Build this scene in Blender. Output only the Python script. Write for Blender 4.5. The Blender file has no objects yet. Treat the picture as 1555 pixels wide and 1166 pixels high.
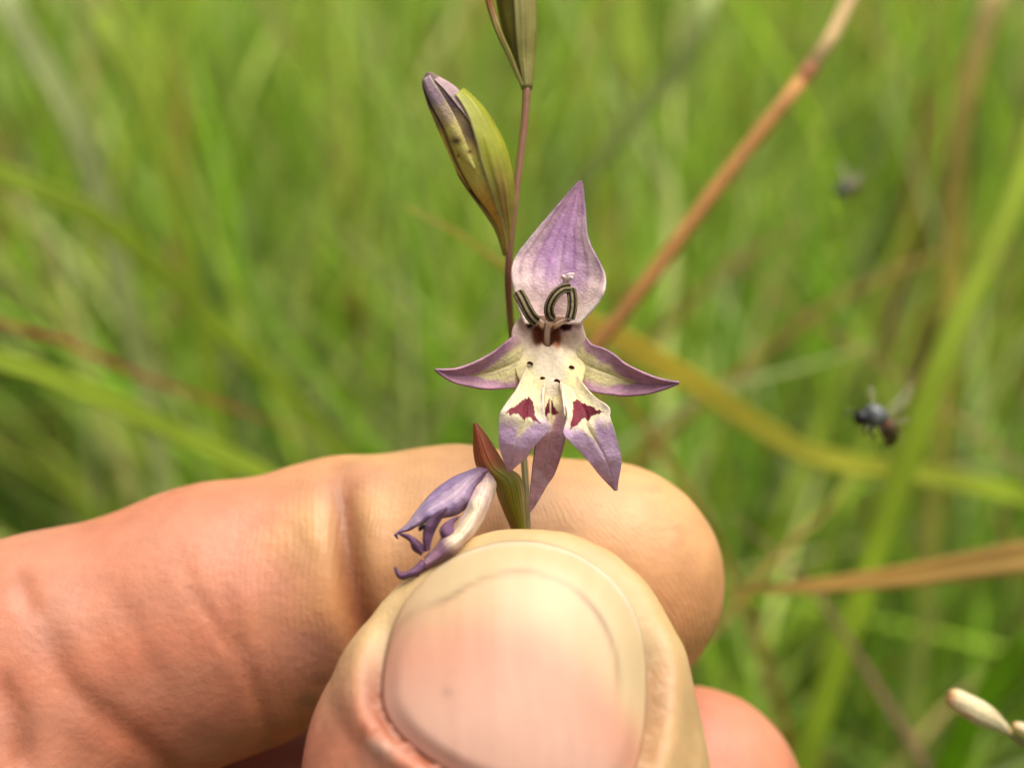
import bpy, math, random
import numpy as np
from mathutils import Matrix, Vector

random.seed(7)
RNG = np.random.default_rng(11)
SC = bpy.context.scene
COL = SC.collection

# ------------------------------------------------------------------ camera
FPX, CX, CY = 1888.0, 777.5, 583.0          # focal length and centre in photo pixels
PITCH = math.radians(35.0)
CAM_H = 0.50
cam = bpy.data.cameras.new("camera")
cam.sensor_width = 36.0
cam.lens = 36.0 * FPX / 1555.0
cam.clip_start = 0.004
cam.clip_end = 300.0
cam.dof.use_dof = True
cam.dof.focus_distance = 0.0852
cam.dof.aperture_fstop = 17.5
camo = bpy.data.objects.new("camera", cam)
COL.objects.link(camo)
camo.location = (0, 0, CAM_H)
camo.rotation_euler = (math.pi / 2 - PITCH, 0, 0)
SC.camera = camo
MC = np.array(Matrix.Translation((0, 0, CAM_H)) @ Matrix.Rotation(math.pi / 2 - PITCH, 4, 'X'))
R3, T3 = MC[:3, :3], MC[:3, 3]

# ------------------------------------------------------------------ light
SUN_CAM = np.array([0.26, 0.87, 0.36])
SUN_DIR = R3 @ (SUN_CAM / np.linalg.norm(SUN_CAM))
SUN_EL = math.asin(SUN_DIR[2])
SUN_AZ = math.atan2(SUN_DIR[0], SUN_DIR[1])
world = bpy.data.worlds.new("World")
SC.world = world
world.use_nodes = True
wn = world.node_tree
bg = wn.nodes["Background"]
sky = wn.nodes.new("ShaderNodeTexSky")
sky.sky_type = 'NISHITA'
sky.sun_disc = False
sky.sun_elevation = SUN_EL
sky.sun_rotation = SUN_AZ
sky.air_density = 0.45
sky.dust_density = 9.0
sky.ozone_density = 0.3
wn.links.new(sky.outputs[0], bg.inputs[0])
bg.inputs[1].default_value = 0.06
sl = bpy.data.lights.new("sun", 'SUN')
sl.energy = 1.5
sl.angle = math.radians(62)
sl.color = (1.0, 0.965, 0.90)
suno = bpy.data.objects.new("sun", sl)
COL.objects.link(suno)
suno.location = (0, 0, 3)
suno.rotation_euler = Vector(SUN_DIR).to_track_quat('Z', 'Y').to_euler()
SC.view_settings.view_transform = 'Standard'
SC.view_settings.look = 'None'
SC.view_settings.gamma = 1.0
SC.view_settings.use_curve_mapping = False
SC.view_settings.exposure = 1.22
SC.render.engine = 'CYCLES'
SC.cycles.use_denoising = True
SC.cycles.max_bounces = 10
SC.cycles.transparent_max_bounces = 8


# ------------------------------------------------------------------ helpers
def P(px, py, d):
    """photo pixel + distance in mm along the view axis -> camera-local point in mm"""
    px = np.asarray(px, float); py = np.asarray(py, float); d = np.asarray(d, float)
    return np.stack(np.broadcast_arrays((px - CX) / FPX * d, -(py - CY) / FPX * d, -d), -1)

def proj(p):
    """camera-local mm -> photo pixel"""
    return CX + FPX * p[..., 0] / -p[..., 2], CY - FPX * p[..., 1] / -p[..., 2]

def W(p):
    """camera-local mm -> world metres"""
    return np.asarray(p, float) * 0.001 @ R3.T + T3

def lin(r, g, b):
    c = np.array([r, g, b], float) / 255.0
    return np.where(c <= 0.04045, c / 12.92, ((c + 0.055) / 1.055) ** 2.4) * 0.72

def sstep(a, b, x):
    t = np.clip((x - a) / (b - a), 0, 1)
    return t * t * (3 - 2 * t)

def mix(a, b, t):
    t = np.asarray(t)[..., None]
    return np.asarray(a) * (1 - t) + np.asarray(b) * t

def resample(pts, n, smooth=True):
    """Catmull-Rom through pts (k,m), n samples evenly by arc length"""
    p = np.asarray(pts, float)
    if smooth and len(p) > 2:
        q = np.vstack([2 * p[0] - p[1], p, 2 * p[-1] - p[-2]])
        out = []
        for i in range(1, len(q) - 2):
            t = np.linspace(0, 1, 16, endpoint=False)[:, None]
            a, b, c, d = q[i - 1], q[i], q[i + 1], q[i + 2]
            out.append(0.5 * (2 * b + (c - a) * t + (2 * a - 5 * b + 4 * c - d) * t ** 2 + (3 * b - a - 3 * c + d) * t ** 3))
        p = np.vstack(out + [p[-1:]])
    s = np.r_[0, np.cumsum(np.linalg.norm(np.diff(p[:, :2] if p.shape[1] > 3 else p, axis=0), axis=1))]
    t = np.linspace(0, s[-1], n)
    return np.stack([np.interp(t, s, p[:, k]) for k in range(p.shape[1])], 1)

def wob(p, f, seed=0):
    """cheap smooth noise, about -1..1, p (...,3)"""
    r = np.random.default_rng(100 + seed)
    o = 0
    for _ in range(5):
        k = r.normal(size=3); k /= np.linalg.norm(k)
        o = o + np.sin((p @ k) * f * r.uniform(.6, 1.5) + r.uniform(0, 6.28))
    return o / 2.6

def grid_faces(nu, nv, wrap=False):
    i, j = np.meshgrid(np.arange(nu - 1), np.arange(nv if wrap else nv - 1), indexing='ij')
    j2 = (j + 1) % nv
    return np.stack([i * nv + j, i * nv + j2, (i + 1) * nv + j2, (i + 1) * nv + j], -1).reshape(-1, 4)

def empty(name, loc, label, cat, group=None):
    o = bpy.data.objects.new(name, None)
    o.empty_display_size = 0.01
    o.location = loc
    COL.objects.link(o)
    o["label"] = label; o["category"] = cat
    if group: o["group"] = group
    return o

TINT = {'petal': np.array([1.62, 1.55, 1.42]), 'stem_green': np.array([1.35, 1.25, 1.0]), 'dry_stalk': np.array([2.4, 2.3, 2.2])}
def mesh_obj(name, v, faces, mat, cols=None, parent=None, origin=None, label=None, cat=None, group=None,
             solid=0, attrs=None, world=False, smooth=True, subsurf=0):
    """v camera-local mm (or world metres)"""
    v = np.asarray(v, float) if world else W(v)
    root = parent
    if parent is not None:
        while root.parent: root = root.parent
        org = np.array(root.location)
    else:
        org = np.array(origin if origin is not None else v[np.argmin(v[:, 2])])
    me = bpy.data.meshes.new(name)
    if isinstance(faces, np.ndarray):
        n, k = faces.shape
        me.vertices.add(len(v)); me.vertices.foreach_set("co", (v - org).astype(np.float32).ravel())
        me.loops.add(n * k); me.loops.foreach_set("vertex_index", faces.astype(np.int32).ravel())
        me.polygons.add(n); me.polygons.foreach_set("loop_start", np.arange(0, n * k, k, dtype=np.int32))
        me.update(calc_edges=True); me.validate()
    else:
        me.from_pydata((v - org).tolist(), [], [list(map(int, f)) for f in faces]); me.update()
    if smooth:
        me.polygons.foreach_set("use_smooth", np.ones(len(me.polygons), dtype=bool))
    if cols is not None:
        c = np.ones((len(v), 4), np.float32); c[:, :3] = np.clip(np.asarray(cols) * TINT.get(mat.name, 1.0), 0, .86)
        a = me.attributes.new("col", 'FLOAT_COLOR', 'POINT'); a.data.foreach_set("color", c.ravel())
    for k, x in (attrs or {}).items():
        a = me.attributes.new(k, 'FLOAT', 'POINT'); a.data.foreach_set("value", np.asarray(x, np.float32))
    me.materials.append(mat)
    o = bpy.data.objects.new(name, me)
    COL.objects.link(o)
    if parent is not None:
        o.parent = parent
    else:
        o.location = org
        if label: o["label"] = label
        if cat: o["category"] = cat
        if group: o["group"] = group
    if subsurf:
        m = o.modifiers.new("subdivision", 'SUBSURF'); m.levels = m.render_levels = subsurf
    if solid:
        m = o.modifiers.new("thickness", 'SOLIDIFY'); m.thickness = solid * 0.001; m.offset = 0
    return o

# ------------------------------------------------------------------ materials
def material(name, rough=0.5, spec=0.4, trans=0.0, sss=0.0, sss_scale=0.002, noise=(0.12, 900.0), bump=(0.2, 1500.0, 0.0002),
             coat=0.0, ridge=False, fibre=None, sheen=0.0, plain=None, alpha=None):
    m = bpy.data.materials.new(name); m.use_nodes = True
    nt = m.node_tree; N, L = nt.nodes, nt.links
    b = N["Principled BSDF"]
    b.inputs["Roughness"].default_value = rough
    b.inputs["Specular IOR Level"].default_value = spec
    if coat: b.inputs["Coat Weight"].default_value = coat; b.inputs["Coat Roughness"].default_value = 0.25
    if sheen: b.inputs["Sheen Weight"].default_value = sheen; b.inputs["Sheen Roughness"].default_value = 0.4
    tc = N.new("ShaderNodeTexCoord")
    if plain is None:
        at = N.new("ShaderNodeAttribute"); at.attribute_name = "col"; csock = at.outputs["Color"]
    else:
        rg = N.new("ShaderNodeRGB"); rg.outputs[0].default_value = (*plain, 1); csock = rg.outputs[0]
    n1 = N.new("ShaderNodeTexNoise"); n1.inputs["Scale"].default_value = noise[1]; n1.inputs["Detail"].default_value = 5
    L.new(tc.outputs["Object"], n1.inputs["Vector"])
    mr = N.new("ShaderNodeMapRange")
    mr.inputs[1].default_value = 0.25; mr.inputs[2].default_value = 0.75
    mr.inputs[3].default_value = 1 - noise[0]; mr.inputs[4].default_value = 1 + noise[0]
    L.new(n1.outputs["Fac"], mr.inputs[0])
    mul = N.new("ShaderNodeMix"); mul.data_type = 'RGBA'; mul.blend_type = 'MULTIPLY'; mul.inputs[0].default_value = 1
    L.new(csock, mul.inputs[6]); L.new(mr.outputs[0], mul.inputs[7])
    csock = mul.outputs[2]
    L.new(csock, b.inputs["Base Color"])
    n2 = N.new("ShaderNodeTexNoise"); n2.inputs["Scale"].default_value = bump[1]; n2.inputs["Detail"].default_value = 4
    L.new(tc.outputs["Object"], n2.inputs["Vector"])
    bp = N.new("ShaderNodeBump"); bp.inputs["Strength"].default_value = bump[0]; bp.inputs["Distance"].default_value = bump[2]
    L.new(n2.outputs["Fac"], bp.inputs["Height"])
    nsock = bp.outputs[0]
    if ridge:   # finger-print ridges run along the stored ridge coordinate (mm)
        ra = N.new("ShaderNodeAttribute"); ra.attribute_name = "ridge"
        rm = N.new("ShaderNodeAttribute"); rm.attribute_name = "ridge_amount"
        nn = N.new("ShaderNodeTexNoise"); nn.inputs["Scale"].default_value = 170; nn.inputs["Detail"].default_value = 3
        L.new(tc.outputs["Object"], nn.inputs["Vector"])
        ad = N.new("ShaderNodeMath"); ad.operation = 'MULTIPLY_ADD'; ad.inputs[1].default_value = 28.0
        L.new(nn.outputs["Fac"], ad.inputs[0])
        sc = N.new("ShaderNodeMath"); sc.operation = 'MULTIPLY'; sc.inputs[1].default_value = 2 * math.pi / 0.47
        L.new(ra.outputs["Fac"], sc.inputs[0]); L.new(sc.outputs[0], ad.inputs[2])
        si = N.new("ShaderNodeMath"); si.operation = 'SINE'; L.new(ad.outputs[0], si.inputs[0])
        am = N.new("ShaderNodeMath"); am.operation = 'MULTIPLY'; L.new(si.outputs[0], am.inputs[0]); L.new(rm.outputs["Fac"], am.inputs[1])
        bp2 = N.new("ShaderNodeBump"); bp2.inputs["Strength"].default_value = 0.11; bp2.inputs["Distance"].default_value = 0.00008
        L.new(am.outputs[0], bp2.inputs["Height"]); L.new(nsock, bp2.inputs["Normal"]); nsock = bp2.outputs[0]
    if fibre:   # long fine streaks along a stored length coordinate
        fa = N.new("ShaderNodeAttribute"); fa.attribute_name = "across"
        fs = N.new("ShaderNodeMath"); fs.operation = 'MULTIPLY'; fs.inputs[1].default_value = fibre[0]
        L.new(fa.outputs["Fac"], fs.inputs[0])
        fn = N.new("ShaderNodeMath"); fn.operation = 'SINE'; L.new(fs.outputs[0], fn.inputs[0])
        bp3 = N.new("ShaderNodeBump"); bp3.inputs["Strength"].default_value = fibre[1]; bp3.inputs["Distance"].default_value = 0.0001
        L.new(fn.outputs[0], bp3.inputs["Height"]); L.new(nsock, bp3.inputs["Normal"]); nsock = bp3.outputs[0]
    L.new(nsock, b.inputs["Normal"])
    if sss:
        b.inputs["Subsurface Weight"].default_value = sss
        b.inputs["Subsurface Radius"].default_value = (1.0, 0.32, 0.16)
        b.inputs["Subsurface Scale"].default_value = sss_scale
    out = N["Material Output"]
    last = b.outputs[0]
    if trans:
        tr = N.new("ShaderNodeBsdfTranslucent"); L.new(csock, tr.inputs[0]); L.new(nsock, tr.inputs["Normal"])
        mx = N.new("ShaderNodeMixShader"); mx.inputs[0].default_value = trans
        L.new(last, mx.inputs[1]); L.new(tr.outputs[0], mx.inputs[2]); last = mx.outputs[0]
    if alpha is not None:
        tp = N.new("ShaderNodeBsdfTransparent")
        mx = N.new("ShaderNodeMixShader"); mx.inputs[0].default_value = alpha
        L.new(tp.outputs[0], mx.inputs[1]); L.new(last, mx.inputs[2]); last = mx.outputs[0]
    L.new(last, out.inputs["Surface"])
    return m

M_SKIN = material("skin", 0.46, 0.42, sss=0.22, sss_scale=0.0022, noise=(0.12, 380), bump=(0.36, 1500, 0.0002), ridge=True)
M_NAIL = material("nail", 0.36, 0.40, sss=0.15, sss_scale=0.0015, noise=(0.04, 500), bump=(0.10, 700, 0.0001), fibre=(9.0, 0.015))
M_PETAL = material("petal", 0.55, 0.35, trans=0.22, noise=(0.16, 2600), bump=(0.65, 5200, 0.00011), sheen=0.12)
M_PLANT = material("stem_green", 0.42, 0.45, trans=0.08, noise=(0.14, 900), bump=(0.3, 1800, 0.00012), fibre=(60.0, 0.25))
M_ANTHER = material("anther", 0.75, 0.12, noise=(0.3, 3500), bump=(0.6, 5200, 0.0001))
M_GRASS = material("grass_blade", 0.5, 0.4, trans=0.55, noise=(0.25, 60), bump=(0.2, 500, 0.0002))
M_STALK = material("dry_stalk", 0.6, 0.3, noise=(0.2, 250), bump=(0.4, 700, 0.0002))
M_INSECT = material("insect_body", 0.35, 0.5, noise=(0.3, 1500), bump=(0.5, 3000, 0.0001))
M_WING = material("insect_wing", 0.25, 0.5, trans=0.3, noise=(0.1, 900), bump=(0.2, 2000, 0.0001), alpha=0.16)
M_SOIL = material("soil", 0.9, 0.1, noise=(0.5, 25), bump=(0.8, 90, 0.02), plain=(0.035, 0.030, 0.015))

# ------------------------------------------------------------------ ground
mesh_obj("ground", np.array([[-60, -60, 0], [60, -60, 0], [60, 60, 0], [-60, 60, 0]], float), np.array([[0, 1, 2, 3]]), M_SOIL,
         world=True, origin=(0, 0, 0), smooth=False)["kind"] = "structure"

# ------------------------------------------------------------------ meadow grass (uncountable)
A = np.array
A_GR = np.array([3.0, 2.85, 2.9])      # reflected plus transmitted share of a thin blade
def grass_mesh(n, xr, yr, hr, wr, rows=8, seed=1, cull=True, fan=True, tone=1.0, thin=False):
    r = np.random.default_rng(seed)
    x = r.uniform(*xr, n); y = r.uniform(*yr, n)
    keep = (np.abs(x) < 0.30 + 0.62 * y) if fan else (np.abs(x) < 9)
    if thin: keep &= (y > .50) | (r.random(n) < .65)
    x, y = x[keep], y[keep]; n = len(x)
    h = r.uniform(*hr, n) * (0.85 + 0.25 * np.sin(x * 9 + 1) * np.sin(y * 7))
    w = r.uniform(*wr, n) * 0.5
    az = r.uniform(0, 2 * np.pi, n)
    lean = np.abs(r.normal(0.12, 0.13, n)); curl = np.abs(r.normal(0.18, 0.22, n))
    flop = r.random(n) < 0.10
    lean = np.where(flop, lean + 0.5, lean)
    t = np.linspace(0, 1, rows)[None, :]
    out = (lean[:, None] * t + curl[:, None] * t ** 2) * h[:, None]
    up = h[:, None] * (t - 0.35 * curl[:, None] * t ** 2 - 0.25 * lean[:, None] ** 2 * t)
    cx = x[:, None] + out * np.cos(az)[:, None]; cy = y[:, None] + out * np.sin(az)[:, None]
    c = np.stack([cx, cy, up], -1)
    fa = az + np.pi / 2 + r.normal(0, 0.5, n)
    wd = np.stack([np.cos(fa), np.sin(fa), np.zeros(n)], -1)
    prof = (0.75 + 0.5 * t) * np.clip(1 - t ** 2.6, 0.03, 1)
    off = wd[:, None, :] * (w[:, None] * prof)[..., None]
    nrm = np.stack([-np.sin(fa), np.cos(fa), np.zeros(n)], -1)
    fold = nrm[:, None, :] * (w[:, None] * prof * 0.35)[..., None]
    v = np.stack([c - off, c + fold, c + off], 2)             # n, rows, 3, 3
    if cull:   # nothing grows in the gap where the hand and the flower are held
        q = (v - T3) @ R3
        dep = -q[..., 2]
        near = (dep < 0.250) & (dep > 0) & (np.abs(q[..., 0]) < 0.62 * np.abs(dep) + 0.02) & (np.abs(q[..., 1]) < 0.62 * np.abs(dep) + 0.03)
        body = (np.linalg.norm(q - np.array([-0.03, -0.07, -0.085]), axis=-1) < 0.10) | (np.linalg.norm(q - np.array([-0.06, -0.15, -0.06]), axis=-1) < 0.08) | (np.linalg.norm(q, axis=-1) < .07)
        ok = ~(near | body).any((1, 2))
        v, h, az = v[ok], h[ok], az[ok]; n = len(v)
    pal = np.array([[.085, .165, .012], [.115, .185, .014], [.150, .200, .022], [.165, .215, .055], [.190, .225, .095],
                    [.060, .120, .012], [.260, .200, .085], [.210, .095, .040]])
    pick = r.choice(len(pal), n, p=[.20, .22, .18, .12, .10, .08, .06, .04])
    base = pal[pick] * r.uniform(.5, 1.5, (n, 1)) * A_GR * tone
    tt = np.linspace(0, 1, rows)[None, :, None]
    cc = base[:, None, :] * (1 + 0.1 * tt)
    straw = np.array([.10, .08, .03]); cc = cc * (1 - .5 * (1 - tt) ** 4) + straw * .5 * (1 - tt) ** 4 * .7  # old brown blade bases, darkened also to paint in shade low down
    cc = np.repeat(cc[:, :, None, :], 3, 2)
    f = grid_faces(rows, 3)
    faces = (f[None] + (np.arange(n) * rows * 3)[:, None, None]).reshape(-1, 4)
    return v.reshape(-1, 3), faces, cc.reshape(-1, 3)

vs, fs, cs, off = [], [], [], 0
for a in [dict(n=32000, xr=(-1.5, 1.5), yr=(0.10, 1.9), hr=(.16, .46), wr=(.0022, .0062), seed=3, thin=True),
          dict(n=34000, xr=(-.7, .8), yr=(0.12, .85), hr=(.06, .27), wr=(.002, .0045), seed=4, rows=6, tone=np.array([.48, .54, .48])),  # low layer darkened in colour to stand in for deep shade
          dict(n=9000, xr=(-.9, .9), yr=(-.7, .22), hr=(.14, .36), wr=(.003, .006), seed=8, rows=6, fan=False),
          dict(n=6000, xr=(-3, 3), yr=(1.9, 4.5), hr=(.20, .50), wr=(.004, .009), seed=5, rows=6)]:
    v, f, c = grass_mesh(**a)
    vs.append(v); fs.append(f + off); cs.append(c); off += len(v)
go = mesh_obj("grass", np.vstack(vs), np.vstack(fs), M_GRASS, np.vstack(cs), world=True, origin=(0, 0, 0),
              label="tall green meadow grass filling the ground behind the hand", cat="grass")
go["kind"] = "stuff"

# ------------------------------------------------------------------ single blades and stalks that can be told apart
def to_ground(pw, lean, n=8):
    """continue a world polyline from its last point down to the soil"""
    p0 = pw[-1]; d0 = pw[-1] - pw[-2]; d0 = d0 / np.linalg.norm(d0)
    t = np.linspace(0, 1, n + 1)[1:, None]
    end = np.array([p0[0] + d0[0] * p0[2] * lean, p0[1] + d0[1] * p0[2] * lean + 0.01, -0.004])
    ctrl = p0 + d0 * 0.35 * np.linalg.norm(end - p0)
    return np.vstack([pw, (1 - t) ** 2 * p0 + 2 * t * (1 - t) * ctrl + t * t * end])

def blade(name, pts, width, cols, label, cat="grass blade", near=1.0, group=None, tip=True, face=0.0, fold=0.3, root=True, mat=None, lean=0.6):
    """pts: (px, py, distance mm) from the tip end to the foot end; width mm; cols: colours along it"""
    pts = np.asarray(pts, float) * A([1, 1, near]); width = width * near
    c = W(P(pts[:, 0], pts[:, 1], pts[:, 2]))
    nvis = len(c)
    if root: c = to_ground(c, lean)
    c = resample(c, 48)
    n = len(c)
    tan = np.gradient(c, axis=0); tan /= np.linalg.norm(tan, axis=1, keepdims=True)
    view = c - T3; view /= np.linalg.norm(view, axis=1, keepdims=True)
    side = np.cross(tan, view); side /= np.linalg.norm(side, axis=1, keepdims=True)
    nor = np.cross(side, tan)
    s = np.linspace(0, 1, n)
    a = face + 0.5 * np.sin(s * 3 + face * 5)
    side, nor = side * np.cos(a)[:, None] + nor * np.sin(a)[:, None], nor * np.cos(a)[:, None] - side * np.sin(a)[:, None]
    w = width * 0.5e-3 * (np.clip((s / (0.35 if tip is True else tip)) ** 0.7, 0.04, 1) if tip else np.ones(n))
    k = 5
    u = np.linspace(-1, 1, k)
    v = c[:, None, :] + side[:, None, :] * (w[:, None] * u)[..., None] + nor[:, None, :] * (w[:, None] * fold * (1 - np.abs(u)))[..., None]
    cols = np.asarray(cols, float) * A_GR
    cc = np.stack([np.interp(s, np.linspace(0, 1, len(cols)), cols[:, j]) for j in range(3)], 1)
    cc = np.repeat(cc[:, None], k, 1) * (1 + 0.10 * np.cos(u * 9))[None, :, None]
    return mesh_obj(name, v.reshape(-1, 3), grid_faces(n, k), mat or M_GRASS, cc.reshape(-1, 3), world=True, origin=c[-1],
                    label=label, cat=cat, group=group, solid=0.25)

def tube(c, rad, sides=12):
    c = np.asarray(c, float); n = len(c)
    rad = np.broadcast_to(np.asarray(rad, float), (n,))
    tan = np.gradient(c, axis=0); tan /= np.linalg.norm(tan, axis=1, keepdims=True)
    ref = np.array([0, 0, 1.0]) if abs(tan[0, 2]) < .9 else np.array([1.0, 0, 0])
    x = np.cross(tan[0], ref); x /= np.linalg.norm(x)
    fr = []
    for i in range(n):
        x = x - tan[i] * (x @ tan[i]); x /= np.linalg.norm(x); fr.append(x)
    X = np.array(fr); Y = np.cross(tan, X)
    a = np.linspace(0, 2 * np.pi, sides, endpoint=False)
    v = c[:, None] + rad[:, None, None] * (X[:, None] * np.cos(a)[None, :, None] + Y[:, None] * np.sin(a)[None, :, None])
    f = [list(q) for q in grid_faces(n, sides, True)]
    f += [list(range(sides))[::-1], list(range((n - 1) * sides, n * sides))]
    return v.reshape(-1, 3), f, np.repeat(np.arange(n), sides)

G1, G2, G3 = (.10, .17, .012), (.14, .19, .018), (.19, .23, .09)
TAN, ORG, RED, BRN = (.25, .185, .085), (.185, .092, .026), (.17, .055, .026), (.21, .13, .06)

# the dry orange stalk: a round culm with a paler upper joint
NEAR = np.array([1, 1, .72])
pp = NEAR * np.array([(1318, -70, 206), (1290, 0, 204), (1262, 58, 203), (1240, 92, 202), (1170, 182, 201), (1085, 290, 200), (1010, 392, 200), (930, 497, 200), (860, 585, 201)], float)
cw = to_ground(W(P(pp[:, 0], pp[:, 1], pp[:, 2])), 0.5)
cw = resample(cw, 90)
root = empty("dry_stalk", cw[-1], "orange-brown dry grass stalk slanting up behind the flower, with a paler top section", "stalk")
s = np.linspace(0, 1, 90)
def seg(name, i0, i1, r0, r1, col, parent):
    v, f, row = tube(cw[i0:i1 + 1], np.linspace(r0, r1, i1 - i0 + 1), 12)
    cc = np.asarray(col)[None] * (1 + .15 * np.sin(np.arange(i1 - i0 + 1) * .7))[:, None]
    return mesh_obj(name, v, f, M_STALK, cc[row], parent=parent, world=True)
k = int(np.argmin(np.linalg.norm(cw - W(P(1240, 92, 202 * .72)), axis=1)))
seg("upper_section", 0, k, .00088, .00088, TAN, root)
seg("lower_section", k, 89, .00090, .00100, ORG, root)
jd = cw[k + 1] - cw[k]; jd = jd / np.linalg.norm(jd)
jv, jf, jr = tube(cw[k] + np.linspace(-1, 1, 9)[:, None] * .0011 * jd, .00089 + .00011 * np.cos(np.linspace(-1.5, 1.5, 9)), 12)
mesh_obj("joint", jv, jf, M_STALK, np.tile(A((.17, .07, .03)), (len(jv), 1)), parent=root, world=True)

blade("grass_blade", [(862, 478, 172), (905, 500, 174), (1000, 548, 178), (1100, 612, 184), (1200, 678, 190), (1290, 706, 196), (1385, 716, 204)],
      3.5, [(.24, .2, .03), (.17, .22, .02), (.13, .22, .016), (.15, .22, .02), G3, (.22, .27, .11), G1], "broad yellow-green grass blade slanting down from behind the flower to below the nearer bee", tip=False, near=.95)
blade("grass_blade", [(-80, 520, 150), (0, 546, 154), (130, 592, 160), (250, 650, 167), (390, 714, 175), (470, 760, 180)],
      2.7, [(.16, .22, .02), (.16, .22, .02), (.13, .21, .016), G1, G1], "long green grass blade slanting down to the top edge of the index finger", tip=False, near=.95)
blade("grass_blade", [(470, 665, 215), (400, 634, 212), (330, 612, 208), (270, 595, 206), (190, 560, 205), (90, 515, 204), (-20, 485, 204)],
      3.4, [RED, RED, RED, (.14, .14, .04), (.15, .14, .05), (.19, .13, .07), (.19, .13, .07)] + [BRN] * 20, "grass blade with a withered red tip above the index finger", fold=.2, near=.84)
blade("grass_blade", [(612, 312, 150), (680, 346, 158), (740, 382, 166), (790, 430, 174)], 2.0, [(.26, .2, .06), BRN, (.25, .12, .05), BRN],
      "thin tan blade tip poking out beside the spotted bud", near=.84)
blade("dry_leaf", [(1090, 900, 176), (1170, 895, 174), (1300, 884, 168), (1430, 866, 163), (1570, 842, 158), (1650, 830, 156)], 4.2,
      [(.24, .17, .05), (.26, .19, .05), (.30, .19, .07), (.27, .16, .05), BRN], "tan dry grass leaf lying level beside the fingertip", cat="dry leaf", tip=.07, near=.84, lean=.2)
blade("dry_leaf", [(1410, 850, 190), (1480, 838, 188), (1570, 824, 186), (1650, 815, 184)], 2.0, [BRN, (.22, .10, .05), BRN],
      "narrow reddish dry leaf just above the level tan leaf", cat="dry leaf", lean=.2)
blade("grass_blade", [(1085, -30, 262), (1062, 40, 264), (1025, 108, 268), (955, 190, 274), (890, 268, 282), (840, 340, 290)], 4.0,
      [G3, (.22, .25, .12), G3, G3, G1], "pale grey-green blade rising to the left of the orange stalk", tip=False)
blade("grass_blade", [(1330, 520, 235), (1240, 552, 228), (1160, 572, 224), (1080, 595, 222), (1000, 640, 222)], 3.4, [G3, G3, G3, G1],
      "pale green blade lying level between the flower and the nearer bee")
blade("grass_blade", [(1600, 130, 190), (1565, 230, 188), (1530, 330, 186), (1478, 440, 184), (1425, 560, 184), (1390, 660, 186)], 4.6,
      [(.2, .26, .03), (.2, .26, .03), (.19, .27, .024), G2, G1], "wide bright green blade standing to the right of the bees", tip=False, face=-.25)
blade("grass_blade", [(1530, -60, 240), (1502, 20, 240), (1472, 120, 244), (1452, 230, 250), (1448, 340, 258)], 4.2, [(.28, .24, .10), (.24, .24, .08), G3, G3, G1],
      "straw-tinged blade standing upright above the wide bright green blade", tip=False)
blade("grass_blade", [(1225, 330, 290), (1170, 368, 288), (1110, 405, 286), (1060, 450, 290)], 3.8, [BRN, (.25, .17, .07), (.25, .17, .07), G1],
      "short brown blade crossing to the right of the orange stalk")
blade("grass_blade", [(1490, 362, 262), (1400, 395, 262), (1320, 430, 262), (1250, 468, 264), (1180, 520, 268)], 3.6,
      [(.25, .18, .07), BRN, (.24, .09, .03), BRN], "reddish brown blade lying between the two bees")
blade("grass_blade", [(1100, 385, 245), (1170, 440, 245), (1250, 500, 245), (1340, 552, 246), (1410, 600, 248)], 2.4, [BRN, G3, G3, (.2, .2, .06)],
      "thin dull blade running down to the right behind the nearer bee")
blade("grass_blade", [(-10, -40, 225), (18, 20, 226), (70, 108, 228), (122, 205, 231), (158, 320, 236), (190, 440, 242), (215, 560, 250)], 4.6,
      [G3, (.22, .25, .11), (.22, .25, .11), G3, G3, G1], "long pale grey-green blade arching far to the left of the buds", tip=False)
blade("grass_blade", [(150, 20, 270), (205, 130, 272), (250, 260, 276), (290, 400, 282), (310, 520, 288)], 4.4, [G2, G2, G2, G1], "yellow-green blade standing next to the long pale blade", tip=False)
blade("grass_blade", [(-30, 250, 205), (60, 290, 208), (150, 330, 214), (230, 400, 222)], 3.6, [G2, G2, (.16, .2, .03), G1], "short yellow-green blade crossing under the long pale blade", tip=False)
blade("dry_leaf", [(1310, 700, 205), (1262, 768, 205), (1200, 826, 205), (1150, 880, 206)], 3.0, [(.28, .2, .07), (.3, .22, .08), (.28, .2, .07), G1],
      "short straw-coloured leaf slanting down to the level tan leaf", cat="dry leaf")
blade("grass_blade", [(1600, 940, 170), (1530, 1015, 176), (1480, 1085, 182), (1440, 1166, 190)], 4.0, [G1, (.11, .2, .012), G1, G1],
      "deep green blade behind the pale dry flower head", tip=False)
blade("grass_blade", [(1110, 780, 190), (1180, 840, 188), (1240, 900, 188), (1300, 990, 190)], 2.6, [(.2, .13, .09), (.2, .14, .1), BRN, BRN],
      "dull purplish-brown blade crossing the level tan leaf")

# ------------------------------------------------------------------ the hand: one continuous surface from a distance field
def frame(a, b, up):
    ax = b - a; L = np.linalg.norm(ax); ax = ax / L
    n = up - ax * (up @ ax); n /= np.linalg.norm(n)
    return ax, n, np.cross(ax, n), L

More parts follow.
